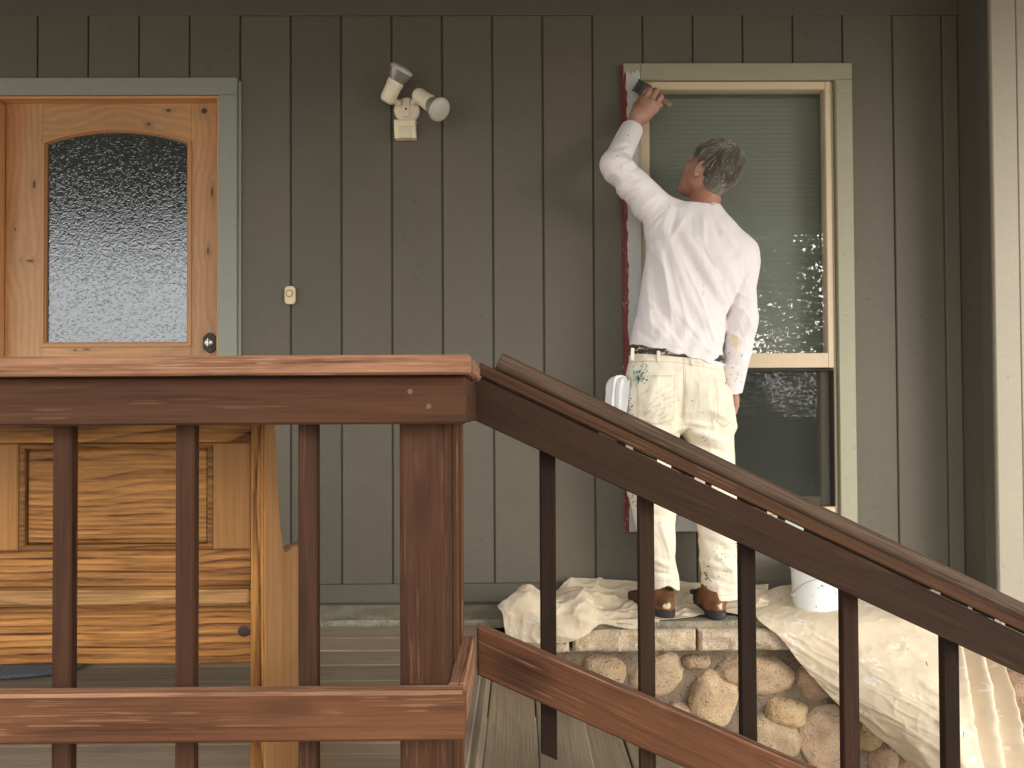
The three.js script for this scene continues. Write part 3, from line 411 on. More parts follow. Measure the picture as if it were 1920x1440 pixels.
// ---------------------------------------------------------------- railings
const ZF = 1.80, ZS = 1.46;                         // front faces of the deck railing and of the stair railing
{
  const t = thing('deck_railing', 'red-brown cedar porch railing with flat cap and square corner post', 'railing', V(XD - 1, 0, 1.7));
  const yb1 = ay(706.5, ZF, 440), yb0 = ay(797, ZF, 440), yc1 = ay(666, ZF + 0.03, 440), yl1 = ay(1300, ZF, 440), yl0 = ay(1394, ZF, 440), XL = -2.2;
  const xc = ax(878, ZF + 0.03, 690), xb = ax(874, ZF, 750);
  // cap: front board, and the short return towards the steps, joined on the slant
  add(t, 'cap', cbox(XL, xc + 0.004, yb1 + 0.0015, yc1, ZF - 0.115, ZF + 0.026, 0, 0.004), cedarCap);
  add(t, 'cap_return', cbox(xc - 0.13, xc + 0.003, yb1 + 0.0015, yc1 - 0.001, ZF - 0.31, ZF - 0.1155, 2, 0.004), tinted(cedarCap, 0.95, 1, 0.97, 0.95));
  add(t, 'beam', cbox(XL, xb, yb0, yb1, ZF - 0.038, ZF, 0, 0.004), cedarB);
  add(t, 'beam_return', cbox(xb - 0.038, xb - 0.001, yb0 + 0.001, yb1 - 0.0005, ZF - 0.33, ZF - 0.0385, 2, 0.003), cedarB);
  const xo = ax(872, ZF, 1303), xi = xo - 0.034;
  const weathered = tinted(cedarCap, 0.9);
  { const [up, rest] = splitUp(cbox(XL, xo, yl0, yl1, ZF - 0.038, ZF, 0, 0.005)); add(add(t, 'lower_rail', rest, tinted(cedar, 1.1)), 'weathered_top', up, weathered); }
  add(t, 'lower_rail_return', cbox(xi, xo - 0.001, yl0 + 0.004, yl1 - 0.0006, ZS + 0.01, ZF - 0.0385, 2, 0.004), cedarCap);
  // post and balusters stand behind the beam
  const pz = ZF - 0.0395, pa = ax(749, pz, 1000), pb = ax(839, pz, 1000);
  add(t, 'post', cbox(pa, pb, -0.35, yb1 - 0.001, pz - 0.089, pz, 1, 0.004), cedarB);
  const bw = 0.033; for (const px of [-138, 97, 328, 558.5]) { const a = ax(px, pz, 1000); add(t, 'baluster', cbox(a, a + bw, -0.30, yb1 - 0.002, pz - 0.024, pz, 1, 0.003), [tinted(cedar, 0.46, 1, 0.98, 0.98), tinted(cedar, 0.40), tinted(cedar, 0.52)][Math.floor(rnd() * 3)]); }
  for (let k = 0; k < 4; k++) { const z = pz - 0.089 - 0.028 - k * 0.052, xr = ax(852, pz - 0.1, 1000) + k * 0.001; add(t, 'baluster', cbox(xr - 0.036, xr, -0.30, yb0 + 0.03, z - 0.030, z, 1, 0.003), k % 2 ? cedar : cedarB); }
  for (const [px, py] of [[769, 734], [804, 762]]) { const p = at(px, py, ZF); const g = new THREE.CylinderGeometry(0.0045, 0.0045, 0.002, 14); g.rotateX(Math.PI / 2); g.translate(p.x, p.y, ZF + 0.0002); add(t, 'nail_head', g, plain(0.105, 0.058, 0.038, 0.6)); }
}
{
  const t = thing('stair_railing', 'sloping dark brown stair railing with rounded handrail', 'railing', V(0.8, 0, ZS - 0.02));
  const L = (m, c) => px => m * px + c;              // lines of the photograph
  const capT = L(0.4725, 253), beamT = L(0.4718, 284.5), beamB = L(0.4655, 372.5), R = 2050;
  const seg = (f, a, b, z) => [xy(a, f(a), z), xy(b, f(b), z)];
  const dir = (() => { const [a, b] = seg(beamB, 900, 1900, ZS), l = Math.hypot(b[0] - a[0], b[1] - a[1]); return [(b[0] - a[0]) / l, (b[1] - a[1]) / l]; })();
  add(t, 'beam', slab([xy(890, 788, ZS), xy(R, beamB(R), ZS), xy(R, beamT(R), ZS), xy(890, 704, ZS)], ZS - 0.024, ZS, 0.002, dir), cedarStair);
  // cap: its underside leaves the beam in a few places, where light shows through
  const lowY = px => beamT(px) - 5.5;
  const cp = add(t, 'cap', slab([xy(R, lowY(R), ZS + 0.003), xy(898, 702, ZS + 0.003), xy(899, 679, ZS + 0.003), xy(R, capT(R), ZS + 0.003)].reverse(), ZS - 0.05, ZS + 0.003, 0.0025, dir), tinted(cedar, 0.62, 1, 1.08, 1.1));
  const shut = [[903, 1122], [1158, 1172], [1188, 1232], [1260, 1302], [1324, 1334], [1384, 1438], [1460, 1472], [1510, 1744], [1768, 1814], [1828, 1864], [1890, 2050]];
  shut.forEach(([a, b]) => add(cp, 'shim', slab([xy(a, beamT(a) - 0.6, ZS - 0.01), xy(b, beamT(b) - 0.6, ZS - 0.01), xy(b, lowY(b) + 0.6, ZS - 0.01), xy(a, lowY(a) + 0.6, ZS - 0.01)], ZS - 0.02, ZS - 0.008, 0, dir), cedarShade));
  // handrail: half-round board along the cap
  const zh = ZS - 0.052, a = at(938, 681, zh), b = at(R, 0.4822 * R + 226, zh), D = b.clone().sub(a), len = D.length();
  const prof = new THREE.Shape(); const hw = 0.045, hh = 0.018; for (let i = 0; i <= 40; i++) { const q = i / 40 * 2 * Math.PI, c = Math.cos(q), s = Math.sin(q); const x = hw * Math.sign(c) * Math.abs(c) ** 0.6, y = hh * Math.sign(s) * Math.abs(s) ** 0.75; i ? prof.lineTo(x, y) : prof.moveTo(x, y); }
  const g = new THREE.ExtrudeGeometry(prof, { depth: len, bevelEnabled: true, bevelThickness: 0.004, bevelSize: 0.004, bevelSegments: 3, steps: 30 });
  const u = g.attributes.uv, p = g.attributes.position; for (let i = 0; i < p.count; i++) u.setXY(i, p.getZ(i), Math.atan2(p.getY(i), p.getX(i) * 0.4) * 0.03);
  const zd = D.clone().normalize(), xd = V(0, 0, 1), yd = zd.clone().cross(xd).normalize();
  g.applyMatrix4(new THREE.Matrix4().makeBasis(xd, yd, zd)); g.translate(a.x, a.y, a.z);
  add(t, 'handrail', g, cedarRail);
  const lt = L(0.4275, 784), lb = L(0.444, 868.5);
  { const [up, rest] = splitUp(slab([xy(895, 1266, ZS), xy(R, lb(R) + 6, ZS), xy(R, lt(R) + 10, ZS), xy(894, 1174, ZS)], ZS - 0.038, ZS, 0.004, dir)); add(add(t, 'lower_rail', rest, tinted(cedar, 1.05)), 'weathered_top', up, tinted(cedarCap, 0.72)); }
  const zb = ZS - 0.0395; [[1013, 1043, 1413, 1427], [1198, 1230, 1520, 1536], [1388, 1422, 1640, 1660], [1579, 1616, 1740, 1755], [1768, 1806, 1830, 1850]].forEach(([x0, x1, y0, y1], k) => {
    const d = 0.026, xa = ax(x0, zb, 1100), xr = ax(x1, zb, 1100) - 0.0025 * k; add(t, 'baluster', slab([[xa, ay(y0, zb, x0)], [xr, ay(y1, zb, x1)], [xr, ay(beamB(x1) - 40, zb, x1)], [xa, ay(beamB(x0) - 40, zb, x0)]], zb - d, zb, 0.003, [0, 1]), [cedarShade, cedarStair, cedarShade, tinted(cedar, 0.34), cedarShade][k]); });  // balusters' shade is painted in with darkened cedar
}

// ---------------------------------------------------------------- pew, mat, lamp, bell
{
  const t = thing('oak_pew', 'golden oak pew with panelled back standing behind the deck railing', 'pew', V(ax(480, 1.58) - 0.7, 0, 1.45));
  const z = 1.56, X = (px, py) => ax(px, z, py), Y = py => ay(py, z, 250), R = X(471, 950), Lf = -2.1;
  const yT = ay(742, z, 250), y1 = Y(830), y2 = Y(1032), y3 = Y(1101), y4 = Y(1131), y5 = Y(1248);
  const rect = (a, b, c, d) => [[a, c], [b, c], [b, d], [a, d]];
  add(t, 'top_rail', slab(rect(Lf, R, y1, yT), z - 0.025, z, 0.003), oak); add(t, 'bottom_rail', slab(rect(Lf, R, y3, y2 - 0.0006), z - 0.025, z - 0.001, 0.003), tinted(oak, 0.95));
  const pL = X(32, 930), pR = X(398, 930); add(t, 'stile', slab(rect(pR, R, y2, y1 - 0.0006), z - 0.025, z - 0.0005, 0.003, [0, 1]), tinted(pine, 0.46, 1.05, 0.95, 0.72)); add(t, 'stile', slab(rect(pL - 0.075, pL, y2, y1 - 0.0006), z - 0.025, z - 0.0005, 0.003, [0, 1]), tinted(pine, 0.54, 1.05, 0.95, 0.72));
  for (const [a, b] of [[pL, pR], [Lf, pL - 0.0755]]) { const g = slab(rect(a + 0.013, b - 0.013, y2 + 0.012, y1 - 0.012), z - 0.03, z - 0.011, 0.004); const pn = add(t, 'back_panel', g, oak); add(pn, 'panel_moulding', slab(rect(a, b, y2, y1 - 0.0007), z - 0.03, z - 0.004, 0.002, [1, 0], [[[a + 0.012, y2 + 0.011], [a + 0.012, y1 - 0.0117], [b - 0.012, y1 - 0.0117], [b - 0.012, y2 + 0.011]]]), tinted(oak, 0.62)); }
  add(t, 'shelf', cbox(Lf, ax(470.5, z + 0.03, 1115) - 0.001, y4, y3 - 0.0006, z - 0.03, z + 0.030, 0, 0.006), tinted(wood({ L: 1.2, W: 0.3, rings: 10, dark: [0.16, 0.072, 0.022], light: [0.46, 0.255, 0.10], fine: 0.7, seed: 61, rough: 0.6 }), 0.95));
  const bb = add(t, 'kick_board', slab(rect(Lf, R, y5, y4 - 0.0006), z - 0.03, z - 0.008, 0.003), tinted(oak, 1.12));
  const k = at(455, 1186, z); const kg = new THREE.SphereGeometry(1, 16, 10); kg.scale(0.014, 0.012, 0.0015); kg.translate(k.x, k.y, z - 0.0085); add(bb, 'knot', kg, plain(0.035, 0.014, 0.008, 0.5));
  // end: tall post near us, arm scooped down towards the wall
  const ze = 1.595, xe = ax(470, ze, 1100), th = ax(497, ze, 1100) - xe, py = q => ay(q, ze, 480);
  const e = [[ze, -0.0], [ze, py(735)], [ze - 0.055, py(735)], [ze - 0.075, py(860)], [ze - 0.098, py(1000)], [ze - 0.125, py(1055)], [ze - 0.155, py(1062)], [ze - 0.20, py(1058)], [ze - 0.30, py(1064)], [ze - 0.375, py(1064)], [ze - 0.385, py(1095)], [ze - 0.385, 0.0]];
  const g = slab(e.map(([zz, yy]) => [-zz, yy]), 0, th, 0.003, [0, 1]); g.rotateY(Math.PI / 2); g.translate(xe, 0, 0);
  add(t, 'end_panel', g, pine);
  add(t, 'end_facing', cbox(xe + 0.001, xe + th - 0.001, 0.001, py(736), ze + 0.0005, ze + 0.004, 1, 0.0012), tinted(oak, 0.95, 1, 0.98, 0.85));
  add(t, 'seat', cbox(Lf, xe - 0.001, 0.40, 0.425, z - 0.40, z - 0.031, 0, 0.004), oak);
}
{
  const z0 = 0.62, t = thing('doormat', 'dark grey rounded doormat on the deck under the pew', 'doormat', V(ax(40, 0.66, 1262), 0.002, 0.62));
  const xr = ax(158, 0.66, 1260), s = new THREE.Shape(), w = 0.82, d = 0.30; s.absellipse(0, 0, 1, 1, 0, Math.PI * 2); const pts = s.getPoints(64).map(p => [Math.sign(p.x) * Math.abs(p.x) ** 0.55 * w / 2, Math.sign(p.y) * Math.abs(p.y) ** 0.7 * d / 2]);
  const g = slab(pts, 0, 0.012, 0.004); g.rotateX(-Math.PI / 2); g.translate(xr - w / 2, 0.0015, 0.64); const b = tex(256, 256, (u, v) => { const n = n2(u * 128, v * 128, 128, 128, 141); return [0.10 + 0.05 * n, 0.115 + 0.05 * n, 0.135 + 0.06 * n, n]; }, [0.3, 0.3]); add(t, 'rubber_pile', g, std({ map: b.map, bumpMap: b.bump, bumpScale: 0.004, roughness: 0.95 }));
}
{
  const zp = 0.0, c = at(762, 205, 0.02), t = thing('flood_light', 'cream twin-head security flood light with motion sensor on the siding', 'wall lamp', V(c.x, c.y, 0)), k = 1 / 468, D = (x, y, z) => at(x, y, z);
  const pl = new THREE.LatheGeometry([[0, 0.024], [0.035, 0.024], [0.047, 0.020], [0.0515, 0.012], [0.0515, 0]].map(p => new THREE.Vector2(...p)), 40); pl.rotateX(Math.PI / 2); pl.translate(c.x, c.y, 0.001);
  const plate = add(t, 'mounting_plate', pl, whitePlastic);
  const rb = new RoundedBoxGeometry(13 * k, 36 * k, 0.014, 3, 0.003); rb.translate(...D(762, 202, 0.027).toArray()); add(plate, 'centre_rib', rb, whitePlastic);
  const sc = new THREE.CylinderGeometry(0.004, 0.004, 0.003, 12); sc.rotateX(Math.PI / 2); sc.translate(...D(761, 204, 0.035).toArray()); add(plate, 'screw', sc, plain(0.06, 0.05, 0.04, 0.5));
  const box = new RoundedBoxGeometry(40 * k, 34 * k, 0.036, 3, 0.005); box.rotateZ(0.03); box.translate(...D(760, 245, 0.022).toArray()); const se = add(t, 'motion_sensor', box, tinted(whitePlastic, 1.12, 1, 0.97, 0.88));
  const lens = new RoundedBoxGeometry(23 * k, 22 * k, 0.01, 3, 0.004); lens.translate(...D(761, 248, 0.041).toArray()); add(se, 'sensor_lens', lens, plain(0.72, 0.64, 0.50, 0.3)); const lip = cbox(c.x - 22 * k, c.x + 19 * k, D(0, 235.5, 0).y, D(0, 233, 0).y, 0.006, 0.0408, 0, 0.0008); add(se, 'sensor_lid', lip, whitePlastic);
  const head = (a, tip, elbow) => { const dirv = tip.clone().sub(a), s = dirv.length() / 0.18, L = (pr) => lathe(pr.map(([r, l]) => [r, l * s]), a, dirv), dn = dirv.clone().normalize();
    const h = add(t, 'lamp_head', L([[0, 0], [0.020, 0.001], [0.027, 0.008], [0.0295, 0.020], [0.0305, 0.080], [0.0295, 0.081], [0.0295, 0.084], [0.0320, 0.0845], [0.0320, 0.107], [0.029, 0.108], [0.01, 0.104]]), whitePlastic);
    add(h, 'bulb', L([[0.027, 0.10], [0.032, 0.112], [0.040, 0.132], [0.0455, 0.152], [0.047, 0.160]]), plain(0.30, 0.28, 0.23, 0.25, { metalness: 0.35 })); add(h, 'bulb_face', L([[0.0472, 0.158], [0.0465, 0.166], [0.042, 0.172], [0.030, 0.177], [0.015, 0.179], [0, 0.1795]]), plain(0.52, 0.50, 0.43, 0.22));
    const j = a.clone().addScaledVector(dn, 0.016); add(h, 'knuckle', [rodGeo([elbow, elbow.clone().lerp(j, 0.5), j], 0.0125, 12, 8), lathe([[0, 0], [0.0125, 0], [0.0125, 0.02], [0, 0.02]], elbow.clone().setZ(0.018), V(0, 0, 1), 14)], whitePlastic); };
  head(D(724, 192, 0.065), D(756, 124, 0.115), D(747, 193, 0.034));
  head(D(781, 176, 0.065), D(829, 209, 0.150), D(776, 192, 0.034));
}
{
  const c = at(544.5, 554, 0.008), t = thing('doorbell', 'small cream doorbell button on a siding groove', 'doorbell', V(c.x, c.y, 0)); const s = new THREE.Shape(), w = 0.0185, h = 0.034, r = 0.012; s.moveTo(-w + r, -h); s.lineTo(w - r, -h); s.quadraticCurveTo(w, -h, w, -h + r * 1.3); s.lineTo(w, h - r * 1.3); s.quadraticCurveTo(w, h, w - r, h); s.lineTo(-w + r, h); s.quadraticCurveTo(-w, h, -w, h - r * 1.3); s.lineTo(-w, -h + r * 1.3); s.quadraticCurveTo(-w, -h, -w + r, -h);
  const g = new THREE.ExtrudeGeometry(s, { depth: 0.006, bevelEnabled: true, bevelThickness: 0.006, bevelSize: 0.004, bevelOffset: -0.001, bevelSegments: 5, curveSegments: 10 }); g.translate(c.x, c.y, 0.007); const m = plain(0.68, 0.55, 0.33, 0.4); add(t, 'housing', g, m);
  const ring = new THREE.TorusGeometry(0.0135, 0.0016, 8, 32); ring.translate(c.x - 0.001, c.y + 0.007, 0.0192); add(t, 'ring', ring, plain(0.16, 0.11, 0.06, 0.5));
  const b = new THREE.SphereGeometry(0.0125, 20, 10, 0, Math.PI * 2, 0, Math.PI / 2); b.rotateX(Math.PI / 2); b.scale(1, 1, 0.25); b.translate(c.x - 0.001, c.y + 0.007, 0.0191); add(t, 'push_button', b, m);
}

// ---------------------------------------------------------------- drop cloths, bucket
const clothT = tex(1024, 1024, (u, v) => { const wv = 0.5 + 0.25 * Math.sin(u * 2 * Math.PI * 256) + 0.25 * Math.sin(v * 2 * Math.PI * 256), f = fbm2(u, v, 5, 5, 151, 5) - 0.5, st = smooth(0.62, 0.78, fbm2(u, v, 4, 6, 155, 4)), wh = smooth(0.77, 0.80, n2(u * 17, v * 23, 17, 23, 158)) * smooth(0.45, 0.6, n2(u * 120, v * 90, 120, 90, 159)), dk = smooth(0.965, 0.975, n2(u * 46, v * 46, 46, 46, 160)); let k = 1 + 0.22 * f + 0.05 * (wv - 0.5); let c = [0.62 * k, 0.515 * k, (0.38 - 0.045 * st) * k]; c = c.map((q, i) => mix(mix(q, [0.78, 0.77, 0.74][i], wh * 0.45), [0.12, 0.06, 0.05][i], dk * 0.85)); return [...c, 0.45 * wv + 0.4 * (n2(u * 30, v * 30, 30, 30, 161)) + 0.15 * f]; });
const canvasCloth = std({ map: clothT.map, bumpMap: clothT.bump, bumpScale: 0.0012, roughness: 0.95, side: THREE.DoubleSide });
const rdg = n => Math.pow(1 - Math.abs(2 * n - 1), 2.2);
const folds = (s, a) => (u, v, p) => a * ((n3(p.x * 9 + p.y * 5, p.y * 9, p.z * 12, s) - 0.5) + 0.5 * (rdg(n3(p.x * 11 - p.y * 8, p.y * 11 + p.x * 4, p.z * 15, s + 1)) - 0.4) + 0.30 * (rdg(n3(p.x * 25 + p.z * 12, p.y * 22, p.z * 26, s + 2)) - 0.4) + 0.12 * (n3(p.x * 70, p.y * 60, p.z * 60, s + 3) - 0.5));
{
  const P = (x, y, z) => at(x, y, z);
  // crumpled cloth under the painter: rows from the wall to the front edge
  const c = [
    [P(938, 1142, 0.16), P(975, 1112, 0.10), P(1025, 1118, 0.06), P(1075, 1084, 0.03), P(1130, 1086, 0.02), P(1200, 1092, 0.02), P(1290, 1093, 0.02), P(1400, 1096, 0.02), P(1440, 1098, 0.02)],
    [P(944, 1136, 0.22), P(985, 1098, 0.20), P(1030, 1118, 0.17), P(1080, 1106, 0.10), P(1140, 1112, 0.08), P(1210, 1114, 0.07), P(1290, 1110, 0.07), P(1400, 1112, 0.07), P(1440, 1116, 0.07)],
    [P(936, 1142, 0.30), P(985, 1116, 0.31), P(1040, 1124, 0.28), P(1090, 1112, 0.23), P(1130, 1136, 0.16), P(1200, 1128, 0.12), P(1290, 1128, 0.12), P(1400, 1126, 0.12), P(1440, 1132, 0.12)],
    [P(942, 1150, 0.33), P(985, 1152, 0.345), P(1040, 1160, 0.335), P(1096, 1138, 0.30), P(1128, 1148, 0.235), P(1190, 1146, 0.19), P(1270, 1143, 0.18), P(1350, 1140, 0.16), P(1440, 1140, 0.16)],
    [P(945, 1172, 0.34), P(990, 1178, 0.35), P(1050, 1176, 0.345), P(1097, 1156, 0.325), P(1130, 1164, 0.27), P(1195, 1166, 0.245), P(1262, 1160, 0.225), P(1330, 1149, 0.20), P(1440, 1146, 0.19)],
    [P(948, 1190, 0.34), P(990, 1206, 0.35), P(1055, 1206, 0.345), P(1092, 1196, 0.33), P(1128, 1171, 0.29), P(1190, 1179, 0.275), P(1252, 1177, 0.26), P(1318, 1152, 0.21), P(1440, 1150, 0.20)]];
  c.uw = 1.0; c.vw = 0.55;
  const g = sheet(c, 170, 90, folds(161, 0.023)); const p = g.attributes.position; for (let i = 0; i < p.count; i++) { if (p.getZ(i) < 0.26) p.setY(i, Math.max(p.getY(i), FY + 0.002 + (i < p.count / 2 ? 0.002 : 0))); p.setZ(i, Math.max(p.getZ(i), 0.004)); } g.computeVertexNormals();
  tag(add(scene, 'drop_cloth', g, canvasCloth), 'crumpled cream canvas drop cloth bunched under the painter on the ledge', 'drop cloth');
  // long cloth: over the ledge by the bucket, then down across the cobbles
  const d = [
    [P(1418, 1118, 0.06), P(1470, 1098, 0.03), P(1540, 1100, 0.025), P(1640, 1102, 0.025), P(1730, 1104, 0.025), P(1790, 1108, 0.03), P(1850, 1112, 0.03)],
    [P(1415, 1135, 0.14), P(1480, 1130, 0.13), P(1560, 1128, 0.13), P(1650, 1128, 0.13), P(1735, 1132, 0.13), P(1800, 1136, 0.13), P(1856, 1140, 0.13)],
    [P(1420, 1160, 0.27), P(1490, 1158, 0.28), P(1570, 1156, 0.29), P(1655, 1158, 0.29), P(1740, 1160, 0.29), P(1805, 1166, 0.29), P(1862, 1172, 0.29)],
    [P(1462, 1195, 0.33), P(1530, 1190, 0.335), P(1600, 1188, 0.335), P(1670, 1190, 0.335), P(1748, 1194, 0.335), P(1810, 1202, 0.34), P(1868, 1210, 0.34)],
    [P(1506, 1250, 0.345), P(1570, 1248, 0.38), P(1630, 1240, 0.40), P(1690, 1240, 0.41), P(1756, 1246, 0.41), P(1818, 1260, 0.40), P(1880, 1266, 0.39)],
    [P(1580, 1328, 0.375), P(1632, 1318, 0.44), P(1680, 1310, 0.47), P(1726, 1308, 0.48), P(1772, 1310, 0.49), P(1832, 1326, 0.46), P(1898, 1328, 0.43)],
    [P(1682, 1408, 0.41), P(1708, 1396, 0.50), P(1738, 1388, 0.53), P(1766, 1384, 0.55), P(1796, 1384, 0.57), P(1846, 1398, 0.52), P(1914, 1394, 0.47)],
    [P(1752, 1478, 0.44), P(1770, 1480, 0.55), P(1788, 1482, 0.58), P(1806, 1482, 0.61), P(1822, 1482, 0.63), P(1864, 1486, 0.57), P(1930, 1476, 0.51)]];
  d.uw = 0.95; d.vw = 1.15;
  const fw = folds(171, 0.0055), g2 = sheet(d, 170, 200, (u, v, q) => fw(u, v, q) * (1 + 0.6 * v) + smooth(0.70, 0.84, u) * smooth(0.28, 0.5, v) * (0.030 * Math.sin(u * 62 + 4 * v + 1.5 * n3(q.x * 5, q.y * 5, 1, 3)) ) + 0.007 * smooth(0.25, 0.45, v) * (rdg(n3((q.x * 0.5 + q.y * 0.86) * 26, (q.x * 0.86 - q.y * 0.5) * 6, 3, 5)) - 0.35) + 0.004 * smooth(0.25, 0.45, v) * (rdg(n3((q.x * 0.4 + q.y * 0.9) * 60, (q.x * 0.9 - q.y * 0.4) * 11, 3, 15)) - 0.35));
  { const p2 = g2.attributes.position; for (let i = 0; i < p2.count; i++) { if (p2.getZ(i) < 0.27) p2.setY(i, Math.max(p2.getY(i), FY + 0.002)); p2.setZ(i, Math.max(p2.getZ(i), 0.004)); } g2.computeVertexNormals(); }
  tag(add(scene, 'drop_cloth', g2, canvasCloth), 'long canvas drop cloth draped from the bucket down over the cobbles', 'drop cloth');
}
{
  const z = 0.155, c = at(1531, 1150, z), r = 0.0925, hgt = 0.20, t = thing('paint_bucket', 'white plastic paint bucket with teal drips on the drop cloth', 'bucket', V(c.x, c.y, z));
  const cv = document.createElement('canvas'); cv.width = 1024; cv.height = 512; const x = cv.getContext('2d'); x.fillStyle = '#e9ecec'; x.fillRect(0, 0, 1024, 512); seed = 99;
  const blob = (a, b, q, col) => { x.fillStyle = col; for (let i = 0; i < 7; i++) { x.beginPath(); x.ellipse(a + rr(-q, q), b + rr(-q, q), q * rr(0.3, 0.9), q * rr(0.2, 0.7), rr(0, 3), 0, 7); x.fill(); } };
  // around the side that faces the deck (u near 0.5)
  for (let i = 0; i < 46; i++) { x.fillStyle = ['#23282a', '#7fb4ad', '#31544f', '#b9c0bd'][i % 4]; const a = rr(0, 1024), y = 8 + rr(0, 4), h = rr(4, 46); x.fillRect(a, y, rr(3, 8), h); x.beginPath(); x.ellipse(a + 3, y + h, 4, 6, 0, 0, 7); x.fill(); }
  for (let i = 0; i < 16; i++) blob(rr(0, 1024), rr(70, 480), rr(2, 7), ['#3f9d98', '#2f6f7a', '#c9d3d0', '#78b9b4'][i % 4]); for (let i = 0; i < 120; i++) { x.fillStyle = ['#9aa7a5', '#5d8f90', '#c4c8c2'][i % 3]; x.fillRect(rr(0, 1024), rr(40, 500), rr(1, 4), rr(1, 4)); }
  blob(490, 190, 10, '#4f9da2'); blob(470, 215, 6, '#6db5b6'); blob(590, 260, 12, '#86c6cb'); blob(610, 285, 8, '#a6d3d5'); blob(735, 215, 20, '#2a8288');
  const bt = new THREE.CanvasTexture(cv); bt.colorSpace = THREE.SRGBColorSpace; bt.wrapS = THREE.RepeatWrapping;
  const body = new THREE.LatheGeometry([[0, 0], [r * 0.90, 0], [r * 0.93, 0.004], [r * 0.985, hgt * 0.80], [r * 1.0, hgt], [r * 0.955, hgt], [r * 0.94, hgt * 0.8], [r * 0.88, 0.01], [0, 0.01]].map(p => new THREE.Vector2(...p)), 56); { const p = body.attributes.position, u = body.attributes.uv; for (let i = 0; i < p.count; i++) u.setXY(i, u.getX(i), p.getY(i) / hgt); } body.rotateY(Math.PI); body.translate(c.x, c.y, z);
  add(t, 'pail', body, std({ map: bt, roughness: 0.35 }));
  const rimG = [0, 0.014, 0.028].map((q, i) => { const g = new THREE.TorusGeometry(r * (1.01 + (i ? 0 : 0.01)), 0.0032, 8, 56); g.rotateX(Math.PI / 2); g.translate(c.x, c.y + hgt - q - 0.001, z); return g; }); add(t, 'rim', rimG, plain(0.72, 0.73, 0.72, 0.35));
  const ear = lathe([[0, 0], [0.011, 0], [0.011, 0.006], [0.005, 0.007], [0.005, 0.012], [0, 0.012]], V(c.x - r * 0.97, c.y + 0.075, z + 0.012), V(-1, 0, 0.15), 16), pts = []; for (let i = 0; i <= 24; i++) { const a = i / 24 * Math.PI; pts.push(V(c.x - Math.cos(a) * (r + 0.006), c.y + 0.075 + Math.sin(a) * 0.085, z + 0.012 + Math.sin(a) * (r + 0.006))); }
  const hd = add(t, 'handle', rodGeo(pts, 0.0016, 8, 60), steel); add(hd, 'handle_ear', ear, plain(0.68, 0.68, 0.64, 0.5));
}

